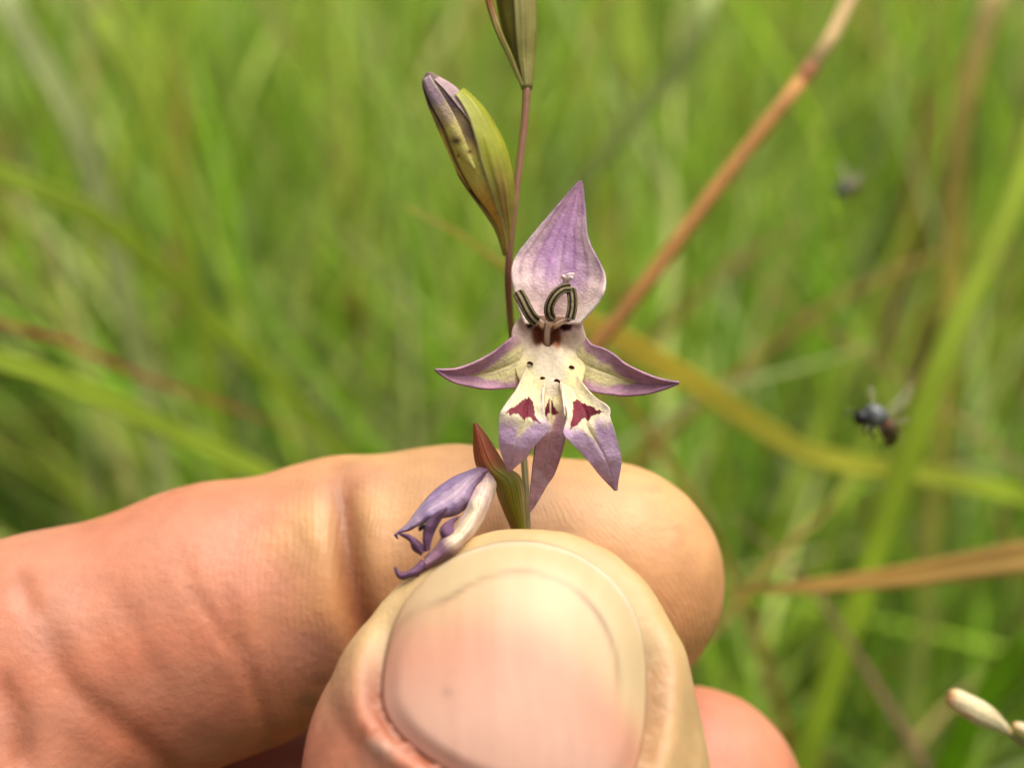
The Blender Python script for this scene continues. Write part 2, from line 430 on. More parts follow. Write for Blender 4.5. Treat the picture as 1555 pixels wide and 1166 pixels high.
def rcone(p, a, b, r1, r2, flat=1.0, up=(0, 0, 1)):
    """round cone, squeezed by 'flat' along 'up'"""
    a = np.asarray(a, float); b = np.asarray(b, float)
    ax, n, sd, L = frame(a, b, np.asarray(up, float))
    q = p - a
    y = q @ ax; z = (q @ n) / flat; x = q @ sd
    r = np.sqrt(x * x + z * z)
    bb = (r1 - r2) / L; aa = math.sqrt(max(1 - bb * bb, 1e-6))
    k = -bb * r + aa * y
    d = np.where(k < 0, np.sqrt(r * r + y * y) - r1, np.where(k > aa * L, np.sqrt(r * r + (y - L) ** 2) - r2, r * aa + y * bb - r1))
    if flat != 1.0:
        d = d * (flat + (1 - flat) * x * x / (r * r + 1e-4))
    return d

def smin(a, b, k):
    h = np.clip(0.5 + 0.5 * (b - a) / k, 0, 1)
    return b * (1 - h) + a * h - k * h * (1 - h)

def chain(p, pts, rad, flat, up, k=2.5):
    d = None
    for i in range(len(pts) - 1):
        f = flat[i] if hasattr(flat, '__len__') else flat
        e = rcone(p, pts[i], pts[i + 1], rad[i], rad[i + 1], f, up)
        d = e if d is None else smin(d, e, k)
    return d

A = np.array
TH = [P(795, 1050, 80.5), P(768, 1190, 79.5), P(722, 1600, 77), A([-14., -72, -73]), A([-40., -112, -68])]
TH_R = [10.5, 12.3, 12.5, 12.5, 17]
IX = [P(914, 883, 98), P(690, 876, 98), P(525, 884, 98), P(330, 940, 97.5), P(60, 1040, 95.5), A([-53., -58, -78])]
IX_R = [9.5, 10.0, 9.5, 10.3, 11.2, 12]
MI = [P(1050, 1214, 105), P(600, 1240, 107), A([-34., -39.5, -108]), A([-53., -70, -94])]
RI = [A([8., -52, -113]), A([-12., -55, -117]), A([-35., -60, -119]), A([-53., -80, -108])]
PI_ = [A([-5., -67, -119]), A([-18., -69, -124]), A([-35., -73, -128]), A([-51., -90, -120])]
WR = [A([-46., -126, -62]), A([-50., -128, -72]), A([-54., -130, -80]), A([-58., -132, -88])]

def f_thumb(p): return chain(p, TH[:4], TH_R[:4], [0.66, 0.70, .85], (0, 0, 1), 3)
def f_index(p):
    d = chain(p, IX, IX_R, [.84, .86, .9, .92, .95], (0, 0, 1), 2.0)
    return d
def f_middle(p): return chain(p, MI, [9.4, 9.4, 10.6, 11.5], .9, (0, 0, 1), 2.5)
def f_hand(p):
    d = f_index(p)
    for pts, r in ((RI, [8.6, 8.8, 9.8, 11]), (PI_, [7.4, 7.6, 8.6, 10])):
        d = smin(d, chain(p, pts, r, .92, (0, 0, 1), 2.5), 1.0)
    d = smin(d, f_middle(p), 1.0)
    palm = None
    for m, w in zip((IX[-1], MI[-1], RI[-1], PI_[-1]), WR):
        e = rcone(p, m, w, 11.5, 13.5)
        palm = e if palm is None else smin(palm, e, 7)
    palm = smin(palm, rcone(p, TH[3], TH[4], 12.5, 17), 8)
    palm = smin(palm, rcone(p, TH[4], A([-50., -128, -72]), 17, 16), 8)
    palm = smin(palm, rcone(p, A([-20., -82, -74]), A([-50., -66, -82]), 6, 8), 8)
    palm = smin(palm, rcone(p, A([-52., -130, -75]), A([-72., -200, -50]), 21, 26, .8), 10)
    d = smin(d, palm, 5)
    return smin(d, f_thumb(p), 0.6)

def surface_nets(f, lo, hi, h):
    ax = [np.arange(lo[i], hi[i] + h, h) for i in range(3)]
    X, Y, Z = np.meshgrid(*ax, indexing='ij')
    shp = X.shape
    val = np.empty(shp)
    for i in range(0, shp[0], 12):
        sl_ = slice(i, min(i + 12, shp[0]))
        pts = np.stack([X[sl_], Y[sl_], Z[sl_]], -1)
        val[sl_] = f(pts)
    ins = val < 0
    nx, ny, nz = shp
    cell = np.zeros((nx - 1, ny - 1, nz - 1), int)
    for dx in (0, 1):
        for dy in (0, 1):
            for dz in (0, 1):
                cell += ins[dx:nx - 1 + dx, dy:ny - 1 + dy, dz:nz - 1 + dz]
    act = (cell > 0) & (cell < 8)
    idx = -np.ones(act.shape, int); idx[act] = np.arange(act.sum())
    ci = np.argwhere(act)
    acc = np.zeros((len(ci), 3)); cnt = np.zeros(len(ci))
    cor = [(a, b, c) for a in (0, 1) for b in (0, 1) for c in (0, 1)]
    for a in range(8):
        for b in range(a + 1, 8):
            if sum(abs(cor[a][i] - cor[b][i]) for i in range(3)) != 1: continue
            va = val[tuple((ci + cor[a]).T)]; vb = val[tuple((ci + cor[b]).T)]
            m = (va < 0) != (vb < 0)
            t = np.where(m, va / np.where(m, va - vb, 1), 0)[:, None]
            acc += np.where(m[:, None], A(cor[a]) * (1 - t) + A(cor[b]) * t, 0); cnt += m
    v = (ci + acc / cnt[:, None]) * h + A(lo)
    quads = []
    for axn in range(3):
        sl0 = [slice(None)] * 3; sl1 = [slice(None)] * 3
        sl0[axn] = slice(0, -1); sl1[axn] = slice(1, None)
        ch = ins[tuple(sl0)] != ins[tuple(sl1)]
        e = np.argwhere(ch)
        o1, o2 = [i for i in range(3) if i != axn]
        e = e[(e[:, o1] > 0) & (e[:, o2] > 0) & (e[:, o1] < shp[o1] - 1) & (e[:, o2] < shp[o2] - 1)]
        def at(d1, d2):
            q = e.copy(); q[:, o1] += d1; q[:, o2] += d2
            return idx[tuple(q.T)]
        q = np.stack([at(-1, -1), at(0, -1), at(0, 0), at(-1, 0)], 1)
        flip = ins[tuple(e.T)] ^ (axn == 1)
        q = np.where(flip[:, None], q, q[:, ::-1])
        quads.append(q)
    return v, np.vstack(quads)

def subdivide(v, q):
    n = len(v)
    e = np.stack([q, np.roll(q, -1, 1)], -1).reshape(-1, 2); e.sort(1)
    key = e[:, 0] * np.int64(n) + e[:, 1]
    u, inv = np.unique(key, return_inverse=True)
    ev = (v[u // n] + v[u % n]) / 2
    em = (inv + n).reshape(-1, 4)
    fc = v[q].mean(1); fi = np.arange(len(q)) + n + len(u)
    nv = np.vstack([v, ev, fc])
    out = [np.stack([q[:, i], em[:, i], fi, em[:, i - 1]], 1) for i in range(4)]
    return nv, np.vstack(out)

def grad(f, p, e=0.25):
    k = A([[1, -1, -1], [-1, -1, 1], [-1, 1, -1], [1, 1, 1]], float)
    g = sum(k[i] * f(p + k[i] * e)[..., None] for i in range(4)) / (4 * e)
    return g

def ray_hit(f, px, py, lo=58, hi=125, n=420):
    px = np.asarray(px, float).ravel(); py = np.asarray(py, float).ravel()
    d = np.linspace(lo, hi, n)
    pts = P(px[:, None], py[:, None], d[None, :])
    v = f(pts)
    neg = v < 0
    i = np.argmax(neg, 1); i = np.where(neg.any(1), np.maximum(i, 1), n // 2)
    r = np.arange(len(px))
    v0, v1 = v[r, i - 1], v[r, i]
    t = np.where(v0 != v1, v0 / (v0 - v1 + 1e-9), .5).clip(0, 1)
    return P(px, py, d[i - 1] * (1 - t) + d[i] * t)

hv, hq = surface_nets(f_hand, (-112, -196, -142), (34, -2, -36), 0.95)
hv, hq = subdivide(hv, hq)
for _ in range(2):
    g = grad(f_hand, hv); hv = hv - f_hand(hv)[:, None] * g / (np.sum(g * g, 1, keepdims=True) + 1e-6)
hn = grad(f_hand, hv, .5); hn /= np.linalg.norm(hn, axis=1, keepdims=True)
# Laplacian relax so that joints stay soft
di, dt, dm = f_index(hv), f_thumb(hv), f_middle(hv)
is_t = (dt < 0.4) & (dt < di + 0.2); is_i = (di < .4) & ~is_t
hx, hy = proj(hv)
facing = np.einsum('ij,ij->i', hn, -hv / np.linalg.norm(hv, axis=1, keepdims=True))

# nail outline on the thumb (photo pixels): signed distance in mm, negative inside
NCX, NCY, NHW, NSK = 782.0, 1035.0, 208.0, 0.14
def nail_sd(px, py):
    x = px - NCX - (NCY - py) * 0.03
    y = py - NCY
    hh = np.where(y < 0, 217.0, np.clip(175.0 + .35 * x, 60, 300))
    e = np.where(y < 0, 2.0, 2.7)
    r = (np.abs(x / NHW) ** e + np.abs(y / hh) ** e) ** (1 / e)
    rad = np.sqrt(x * x + y * y) + 1e-3
    return (rad - rad / np.maximum(r, 1e-6)) / 25.5
nsd = nail_sd(hx, hy)
disp = np.zeros(len(hv))
front = is_t & (facing > 0.05)
lat = sstep(930, 1010, hy)      # side folds stand higher than the free end of the nail
prof = np.where(nsd < 0, -0.30 - (0.25 + .35 * lat) * sstep(-1.2, 0, nsd), -0.55 - .35 * lat + .35 * lat * sstep(0, .9, nsd) + (0.85 + .35 * lat) * sstep(0, 0.9, nsd) - (0.30 + .35 * lat) * sstep(0.9, 3.2, nsd))
disp += np.where(front, prof * sstep(0.05, .25, facing), 0)
creases = [  # photo polyline, depth mm, width mm (a first crease deepens towards the palm side)
    ([(519, 684), (520, 740), (524, 800), (531, 860), (545, 930), (565, 985), (590, 1040)], 1.35, 1.0),
    ([(255, 800), (285, 870), (304, 912), (369, 1003), (392, 1055), (420, 1140), (430, 1180)], 0.18, .5),
    ([(330, 880), (350, 920), (372, 1000)], 0.16, .4),
    ([(62, 905), (78, 964), (108, 1037), (160, 1085), (243, 1150), (270, 1180)], 0.36, .8),
    ([(-10, 1000), (5, 1045), (26, 1094), (40, 1170)], 0.4, 0.8),
    ([(20, 850), (35, 890), (50, 930)], 0.25, .6),
    ([(430, 780), (470, 840), (500, 870)], 0.10, .4),
    ([(150, 880), (200, 940), (230, 1010), (260, 1050)], 0.10, .7),
]
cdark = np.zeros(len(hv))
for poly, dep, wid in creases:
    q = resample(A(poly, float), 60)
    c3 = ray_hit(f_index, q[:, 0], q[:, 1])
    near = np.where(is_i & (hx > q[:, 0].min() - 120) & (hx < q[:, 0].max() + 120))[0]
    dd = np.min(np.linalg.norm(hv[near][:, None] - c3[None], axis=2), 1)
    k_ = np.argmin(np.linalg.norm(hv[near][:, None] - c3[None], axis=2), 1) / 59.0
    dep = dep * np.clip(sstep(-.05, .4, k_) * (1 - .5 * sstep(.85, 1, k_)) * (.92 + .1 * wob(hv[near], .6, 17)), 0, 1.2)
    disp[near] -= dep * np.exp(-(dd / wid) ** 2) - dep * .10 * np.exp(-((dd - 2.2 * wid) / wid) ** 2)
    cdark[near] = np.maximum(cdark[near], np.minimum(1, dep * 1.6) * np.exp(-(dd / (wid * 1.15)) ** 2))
# soft flesh undulation and fine wrinkles
disp += 0.05 * wob(hv, .35, 1) + 0.035 * wob(hv, 1.7, 2)
lw = is_i & (hx < 520)
disp += np.where(lw, 0.012 * np.sin(hv[:, 0] * 4.2 + 1.8 * wob(hv, .5, 4)) * (0.5 + .5 * wob(hv, .35, 5)), 0)
# thumb skin below the nail: fine cross wrinkles
hv = hv + hn * disp[:, None]

flake = front * np.exp(-((hx - 588) / 26.) ** 2 - ((hy - 1128) / 26.) ** 2) * sstep(.1, .9, wob(hv, 3.2, 18))
hv = hv + hn * (flake * .12)[:, None]
# skin colour (pigment, blood and some painted shading, in linear reflectance)
ROSE, WARM, YEL = A([.53, .212, .118]), A([.56, .275, .124]), A([.61, .352, .148])
n1 = wob(hv, .30, 6); n2 = wob(hv, .9, 7)
hc = np.tile(ROSE, (len(hv), 1)) * (1 + .05 * n1[:, None]) + A([.02, -.01, -.01]) * n2[:, None]
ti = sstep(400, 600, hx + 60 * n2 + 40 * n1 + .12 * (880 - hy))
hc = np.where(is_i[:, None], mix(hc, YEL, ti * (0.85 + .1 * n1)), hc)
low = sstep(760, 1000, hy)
hc = np.where(is_i[:, None], mix(hc, A([.55, .240, .096]), ti * low * .85), hc)  # lower fingertip deepened in colour to stand in for its shading
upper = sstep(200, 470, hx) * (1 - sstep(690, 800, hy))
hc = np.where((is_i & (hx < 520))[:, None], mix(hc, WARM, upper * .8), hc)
TY = A([.56, .385, .175])
tt = np.where(nsd > -.2, 1 - sstep(940, 1120, hy - .15 * np.abs(hx - 790) * (hx > 790)), 0)
rightrim = (hx > 930) * sstep(900, 960, hx)
tt = np.maximum(tt, rightrim * .85)
hc = np.where(is_t[:, None], mix(hc, TY * (1 + .05 * n2[:, None]), tt), hc)
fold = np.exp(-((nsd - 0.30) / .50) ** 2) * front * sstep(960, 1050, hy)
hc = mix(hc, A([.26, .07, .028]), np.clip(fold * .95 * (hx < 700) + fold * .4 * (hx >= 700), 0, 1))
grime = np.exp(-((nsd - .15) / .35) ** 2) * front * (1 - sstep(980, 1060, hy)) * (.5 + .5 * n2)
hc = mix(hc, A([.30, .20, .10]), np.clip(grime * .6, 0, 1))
hc = mix(hc, A([.23, .062, .022]), np.clip(cdark * .8, 0, 1))  # crease redness and grime, plus groove shade painted into the colour
hc = mix(hc, A([.60, .44, .33]), np.clip(flake * .7, 0, 1))
dirt = sstep(.55, 1.1, wob(hv, 2.6, 9) * .6 + wob(hv, 1.1, 10) * .7) * is_i * sstep(300, 420, hx) * (1 - sstep(490, 520, hx)) * sstep(880, 960, hy)
dirt = dirt + sstep(.8, 1.2, wob(hv, 2.9, 12) * .7 + wob(hv, 1.2, 13) * .6) * is_i * sstep(800, 860, hx) * .7
hc = mix(hc, A([.16, .10, .06]), np.clip(dirt * .28, 0, 1))
hxm, hym = hv[:, 0], hv[:, 1]
bend = sstep(690, 860, hx) * (1 - .5 * sstep(950, 1080, hx))
ridge = hxm + bend * .75 * (hym + 15) - 0.02 * (hxm + 13) ** 2 * (hx < 540) * 0
amt = is_i * sstep(300, 460, hx) * np.clip(.65 + .5 * wob(hv, .8, 15) + .3 * wob(hv, 2., 16), .1, 1.2) + .25 * is_t * (nsd > .3)
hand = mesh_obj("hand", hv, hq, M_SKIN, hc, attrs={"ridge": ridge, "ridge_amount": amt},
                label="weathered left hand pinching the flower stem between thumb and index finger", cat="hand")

# nails
def thumb_skin(p): return f_thumb(p)
nr = na = 61
qa, qb = np.meshgrid(np.linspace(-1, 1, nr), np.linspace(-1, 1, na), indexing='ij')
qx, qy = qa * np.sqrt(1 - qb * qb / 2), qb * np.sqrt(1 - qa * qa / 2)
rr = np.hypot(qx, qy); x0, ys = qx / (rr + 1e-9), qy / (rr + 1e-9)
rs = np.full(rr.shape, 150.0)
for _ in range(40):
    hh = np.where(ys < 0, 217., np.clip(175 + .35 * rs * x0, 60, 300)); ee = np.where(ys < 0, 2.0, 2.7)
    rs = .6 * rs + .4 / ((np.abs(x0 / NHW) ** ee + np.abs(ys / hh) ** ee) ** (1 / ee) + 1e-9)
rs = np.where(rr < 1e-6, 0, rs)
gx = NCX + rr * rs * x0; gy = NCY + rr * rs * ys
gx = gx + (NCY - gy) * 0.03
hit = ray_hit(f_thumb, gx, gy)
nn = grad(f_thumb, hit, .6); nn /= np.linalg.norm(nn, axis=1, keepdims=True)
R = rr.ravel()
GX, GY = gx.ravel(), gy.ravel()
side_ = sstep(900, 1020, GY)
lift = 0.05 - (0.12 + .38 * side_) * sstep(.80, 1.0, R) - .10 * sstep(.96, 1., R)
nv_ = hit + nn * (lift + .03 * np.sin(GX * .11) * .3)[:, None]
# colour zones: free edge, dark line under it, yellowish bed, pink band, pale rose body
inner = nail_sd(GX, GY + 0)                                  # mm, 0 at rim
band = -inner
top = 1 - sstep(1000, 1090, GY - .25 * np.maximum(GX - 880, 0))
nb = wob(nv_, .5, 21); nb2 = wob(nv_, 1.6, 22)
c_body, c_pink, c_yel, c_free, c_dark = A([.62, .350, .250]), A([.60, .265, .180]), A([.60, .395, .215]), A([.54, .40, .215]), A([.17, .11, .06])
ydrop = GY - .0025 * np.maximum(GX - 720, 0) ** 2 + 8 * nb
nc = mix(np.tile(c_yel, (len(nv_), 1)), c_pink, sstep(900, 1000, ydrop) * .8)
nc = mix(nc, c_body, sstep(975, 1100, ydrop))
nc = mix(nc, c_yel, .5 * sstep(930, 975, GX) * (1 - sstep(1060, 1150, GY)))
wfree = (1.9 + .25 * nb) * sstep(570, 700, GX) + .05
isfree = (1 - sstep(wfree - .15, wfree + .15, band)) * top * sstep(590, 700, GX)
nc = mix(nc, c_free, isfree)
nc = mix(nc, c_dark, np.exp(-((band - wfree) / .16) ** 2) * top * (.45 + .3 * nb2).clip(0, 1))
nc = mix(nc, A([.60, .53, .40]), np.exp(-((band - .18) / .14) ** 2) * top * .8 * sstep(640, 760, GX) * (1 - sstep(900, 1000, GY)))  # highlight along the nail's edge, painted into the colour
nc = mix(nc, A([.36, .22, .16]), np.exp(-((GX - 680) ** 2 + (GY - 1051) ** 2) / 60.) * .6)
nc = nc * (1 + .025 * np.sin(GX * .21 + 3 * nb) * (.5 + .5 * nb2))[:, None]
nf = grid_faces(nr, na)
mesh_obj("thumbnail", nv_, nf, M_NAIL, nc, parent=hand, solid=.22, attrs={"across": GX / 25.5})["label"] = "yellowish pink thumbnail with grimy free edge"
# the index finger's own nail sits on its far side, its end just showing past the fingertip
th_, ph_ = np.meshgrid(np.linspace(-1, 1, 18), np.linspace(-1.15, 1.15, 20), indexing='ij')
bx = IX[0] + A([3.0, 0, 0]) * 1
lo_ = th_ * 6.5 + 1.6
base = np.stack([IX[0][0] + lo_, IX[0][1] + np.sin(ph_) * 9.0 + .6, IX[0][2] - np.cos(ph_) * 8.2 - .4], -1).reshape(-1, 3)
for _ in range(6):
    g = grad(f_index, base); base = base - (f_index(base) - .12)[:, None] * g / (np.sum(g * g, 1, keepdims=True) + 1e-6)
mesh_obj("fingernail", base, grid_faces(18, 20), M_NAIL, np.tile(A([.50, .42, .32]), (len(base), 1)), parent=hand, solid=.5, attrs={"across": base[:, 1]})

# ------------------------------------------------------------------ the flowering plant
def sheet(name, parent, le, re, dep, colf, nu=44, nv=31, solid=.16, mat=None, ripple=.05, label=None, groove=.12, seed=0):
    """petal or bract: left and right outline (photo pixels, base to tip), depth stations (t, d_left, d_mid, d_right)"""
    a = resample(A(le, float), nu); b = resample(A(re, float), nu)
    u = np.linspace(0, 1, nv)[None, :]; t = np.linspace(0, 1, nu)[:, None]
    x = a[:, :1] * (1 - u) + b[:, :1] * u; y = a[:, 1:2] * (1 - u) + b[:, 1:2] * u
    D = A(dep, float)
    dl, dm, dr = (np.interp(t[:, 0], D[:, 0], D[:, i])[:, None] for i in (1, 2, 3))
    # smooth the stations
    ker = np.hanning(9); ker /= ker.sum()
    sm = lambda q: np.convolve(np.pad(q[:, 0], 4, mode='edge'), ker, 'valid')[:, None]
    dl, dm, dr = sm(dl), sm(dm), sm(dr)
    d = dl * (1 - u) * (1 - 2 * u) + dm * 4 * u * (1 - u) + dr * u * (2 * u - 1)
    d = d + groove * np.exp(-((u - .5) / .05) ** 2) * np.sin(np.pi * t) ** .5
    p = P(x, y, d)
    d2 = ripple * (wob(p, 2.2, 30 + seed) + .6 * wob(p, 5.0, 31 + seed)) * (.4 + 1.2 * np.abs(u - .5) * 2) * sstep(0, .15, t)
    p = P(x, y, d + d2)
    X, Y, T, U = x.ravel(), y.ravel(), np.repeat(t[:, 0], nv), np.tile(u[0], nu)
    v = p.reshape(-1, 3)
    o = mesh_obj(name, v, grid_faces(nu, nv), mat or M_PETAL, colf(X, Y, T, U, v), parent=parent, solid=solid, attrs={"across": U})
    if label: o["label"] = label
    return o

def limb(name, parent, pts, rad, cols, mat=None, sides=12, n=40, label=None, flat=None):
    """round stem-like piece: pts (px, py, d), radius in mm along it"""
    q = resample(A([list(P(*a)) for a in pts]), n)
    r = np.interp(np.linspace(0, 1, n), np.linspace(0, 1, len(rad)), rad)
    v, f, row = tube(q, r, sides)
    cols = A(cols, float)
    cc = np.stack([np.interp(np.linspace(0, 1, n), np.linspace(0, 1, len(cols)), cols[:, j]) for j in range(3)], 1)
    ang = np.tile(np.linspace(0, 1, sides, endpoint=False), n)
    if len(row) > len(ang): ang = np.r_[ang, np.zeros(len(row) - len(ang))]
    o = mesh_obj(name, v, f, mat or M_PLANT, cc[row], parent=parent, attrs={"across": ang})
    if label: o["label"] = label
    return o

def pod(name, parent, st, a0, a1, scale, colf, t0=0., t1=1., nu=46, nv=33, solid=0, mat=None, closed=False, dd=0., bulge=0., seed=0, label=None, flatz=1.):
    """part of a spindle round a curved axis. st rows (px, py, half width px, d); angles: 0 = right, 90 = towards the lens"""
    S = resample(A(st, float), 160)
    i = np.linspace(t0, t1, nu) * 159
    S = np.stack([np.interp(i, np.arange(160), S[:, k]) for k in range(4)], 1)
    ctr = P(S[:, 0], S[:, 1], S[:, 3])
    tan = np.gradient(ctr, axis=0); tan /= np.linalg.norm(tan, axis=1, keepdims=True)
    z = A([0, 0, 1.]); sd = np.cross(tan, z); sd /= np.linalg.norm(sd, axis=1, keepdims=True)
    sd *= np.sign(sd[:, :1] + 1e-9)
    fz = np.cross(sd, tan); fz *= np.sign(fz[:, 2:3])
    T = np.linspace(t0, t1, nu)
    ang0 = np.radians(np.interp(T, np.linspace(t0, t1, len(a0)), a0)); ang1 = np.radians(np.interp(T, np.linspace(t0, t1, len(a1)), a1))
    u = np.linspace(0, 1, nv)[None]
    an = ang0[:, None] * (1 - u) + ang1[:, None] * u
    r = (S[:, 2] / FPX * S[:, 3])[:, None] * scale + dd
    r = r * (1 + bulge * np.sin(u * np.pi)) + .02 * np.sin(an * 9 + T[:, None] * 6 + seed)
    v = ctr[:, None] + r[..., None] * (sd[:, None] * np.cos(an)[..., None] + flatz * fz[:, None] * np.sin(an)[..., None])
    v = v.reshape(-1, 3)
    X, Y = proj(v)
    o = mesh_obj(name, v, grid_faces(nu, nv), mat or M_PETAL, colf(X, Y, np.repeat(T, nv), np.tile(u[0], nu), v), parent=parent, solid=solid,
                 attrs={"across": np.tile(u[0], nu)})
    if label: o["label"] = label
    return o

plant = empty("wildflower", W(P(808, 1010, 89.5)), "slender wildflower stalk with an open star-shaped mauve flower, held in the hand", "flower")

PUR, LIL, PALE, CREAM, YELW = lin(139, 104, 156), lin(176, 146, 172), lin(214, 196, 198), lin(222, 212, 190), lin(214, 208, 146)
MAUV, WINE, DKP = lin(150, 114, 140), A([.105, .0022, .014]), lin(84, 58, 88)
STEM_P, STEM_G = lin(164, 124, 108), lin(132, 128, 70)

limb("stem", plant, [(800, 130, 90.5), (797, 180, 90.5), (791, 234, 90.5), (783, 300, 90.5), (777, 350, 90.8), (773, 392, 91), (772, 430, 91.5), (775, 480, 92.5), (781, 540, 93.5),
     (788, 610, 93), (795, 690, 91), (799, 745, 89), (801, 800, 88.0), (806, 900, 88.6), (808, 1010, 89.5)],
     [.30, .27, .26, .25, .25, .26, .27, .26, .25, .25, .24, .24, .28, .3, .3], [STEM_P, STEM_P, STEM_P, lin(128, 84, 72), STEM_G, STEM_P, STEM_G, lin(150, 140, 110), lin(176, 160, 140), STEM_G], n=120)

# --- the open flower
fl = mesh_obj  # alias
def throat_cols(x, y):
    c = np.tile(CREAM, (len(x), 1))
    c = mix(c, lin(206, 178, 178), .75 * (1 - sstep(495, 540, y)) )
    c = mix(c, YELW, .8 * sstep(528, 560, y) * sstep(14, 34, np.abs(x - 835)))
    c = mix(c, lin(150, 84, 26), .92 * (1 - sstep(.4, 1.25, ((x - 816.5) / 11.0) ** 2 + ((y - 509) / 19.) ** 2)))  # shadowy tube openings painted on as two brown patches
    c = mix(c, lin(160, 92, 32), .88 * (1 - sstep(.4, 1.25, ((x - 845) / 9.0) ** 2 + ((y - 513) / 19.) ** 2)))
    c = mix(c, lin(60, 14, 26), (1 - sstep(.6, 1.1, ((x - 803) / 6.5) ** 2 + ((y - 491) / 8.) ** 2)))
    c = mix(c, lin(66, 14, 30), (1 - sstep(.6, 1.1, ((x - 861) / 11.) ** 2 + ((y - 495) / 9.5) ** 2)))
    return c
rim = resample(A([(791, 480), (778, 500), (778, 530), (784, 565), (797, 590), (815, 606), (840, 610), (862, 604), (880, 588), (889, 560), (892, 525), (886, 498), (878, 484), (835, 478), (791, 480)], float), 65)[:-1]
nr = 26
q = np.linspace(0, 1, nr)[:, None]
cx_, cy_ = 831., 508.
tx = cx_ + (rim[None, :, 0] - cx_) * (1 - q * .80); ty = cy_ + (rim[None, :, 1] - cy_) * (1 - q * .80)
rim_d = 87.2 - 1.6 * sstep(540, 605, rim[:, 1]) + .6 * (1 - sstep(480, 500, rim[:, 1]))
td = rim_d[None] + 2.2 * q ** 1.6 + .0 * tx
tv = P(tx, ty, td)
tb = np.stack([P(cx_ - 5 - 18 * s_ + (rim[:, 0] - cx_) * .2 * (1 - .35 * s_), cy_ + 2 + 14 * s_ + (rim[:, 1] - cy_) * .2 * (1 - .35 * s_), 89.4 + 10 * s_) for s_ in np.linspace(.12, 1, 8)])
tv = np.concatenate([tv, tb], 0).reshape(-1, 3)
X, Y = proj(tv)
tc = throat_cols(X, Y)
flower = mesh_obj("flower", tv, grid_faces(nr + 8, 64, True), M_PETAL, tc, parent=plant, solid=.2)
flower["label"] = "open mauve flower with cream throat and crimson marks"

def veins(U, T, n=9, s=0): return .5 + .5 * np.sin((U - .5) * (n * 6.0) * (1 - .3 * T) + 1.2 * np.sin(T * 7 + s))

def c_dorsal(X, Y, T, U, v):
    e = np.abs(U - .5) * 2
    n = wob(v, 1.8, 40); n2 = wob(v, 6., 41)
    c = mix(np.tile(lin(186, 150, 180), (len(X), 1)), lin(164, 128, 178), sstep(.05, .6, 1 - e + .2 * n) * .7)
    c = mix(c, lin(226, 208, 208), sstep(.30, .98, e + .12 * n + .05 * n2) * (1 - sstep(.55, .95, T)) * .9)
    c = mix(c, lin(230, 214, 208), (1 - sstep(.10, .42, T + .08 * n)) * .85)
    c = mix(c, lin(196, 176, 186), np.exp(-((U - .52) / .05) ** 2) * (1 - sstep(.3, .6, T)) * .8)
    c = mix(c, lin(178, 140, 164), sstep(.62, .95, T) * .8)
    c = mix(c, lin(128, 94, 118), sstep(.88, 1, T) * .7)
    vn = veins(U, T, 8) ** 6
    c = mix(c, lin(136, 88, 140), vn * .5 * sstep(.15, .4, T))
    c = mix(c, lin(110, 82, 120), sstep(.95, 1., e) * .6 * sstep(.3, .5, T))
    return c * (1 + .06 * n2[:, None])
sheet("dorsal_petal", flower,
      [(797, 492), (790, 475), (784.5, 458), (779, 434), (777, 412), (783, 390.5), (799, 369), (818, 346), (842.6, 317.5), (867, 289), (880, 275)],
      [(880, 492), (897, 474), (910, 458), (918, 442), (919.6, 426), (917, 412), (907.4, 393), (896.6, 372), (891, 352), (888.5, 317), (884, 275)],
      [(0, 86.9, 88.2, 86.9), (.25, 86.2, 88.0, 86.2), (.5, 87.2, 88.8, 87.3), (.75, 88.6, 89.4, 88.6), (1, 89.8, 89.8, 89.8)], c_dorsal, nu=84, nv=61, seed=1, ripple=.04)

def c_lat(right):
    def f(X, Y, T, U, v):
        # U=0 upper edge, U=1 lower edge
        n = wob(v, 2.0, 43); n2 = wob(v, 6, 44)
        c = np.tile(lin(176, 136, 160), (len(X), 1))
        c = mix(c, lin(196, 160, 178), .5 * sstep(-.3, .6, n))
        mid = .50 + .05 * np.sin(T * 5)
        wdt = .36 * (1 - sstep(.15, .80, T)) + .02
        c = mix(c, lin(212, 206, 150), (1 - sstep(.55, 1.15, np.abs(U - mid) / wdt + .12 * n2)) * (1 - sstep(.55, .85, T)))
        c = mix(c, CREAM, (1 - sstep(.0, .22, T + .05 * n)) * .85)
        c = mix(c, lin(118, 84, 120), sstep(.82, 1, T) * .6)
        c = mix(c, lin(130, 92, 128), (veins(U, T, 6, 2) ** 6) * .3)
        return c * (1 + .06 * n2[:, None])
    return f
sheet("lateral_petal", flower,
      [(800, 500), (779, 511), (767, 520.5), (748, 535.4), (721, 550), (694, 559.7), (675, 561), (661, 560.5)],
      [(812, 570), (803, 582), (786, 588.5), (767, 590), (740, 591), (715, 587), (688, 580), (668, 568), (661, 562.5)],
      [(0, 88.9, 88.9, 88.6), (.10, 87.3, 87.2, 87.0), (.25, 86.3, 86.6, 86.3), (.6, 85.6, 86.6, 86.0), (1, 84.6, 84.6, 84.6)], c_lat(0), nu=70, nv=41, seed=2)
sheet("lateral_petal", flower,
      [(868, 502), (887, 510), (899, 523), (915.5, 528.6), (932, 538), (951, 553), (978, 566.4), (1005, 576), (1031, 580.5)],
      [(850, 570), (868, 580), (888, 588), (899, 595), (924, 599), (951, 601), (986, 597.5), (1013, 589.4), (1031, 582)],
      [(0, 88.9, 88.9, 88.6), (.10, 87.3, 87.2, 87.0), (.25, 86.3, 86.6, 86.3), (.6, 85.6, 86.6, 86.0), (1, 84.6, 84.6, 84.6)], c_lat(1), nu=70, nv=41, seed=3)

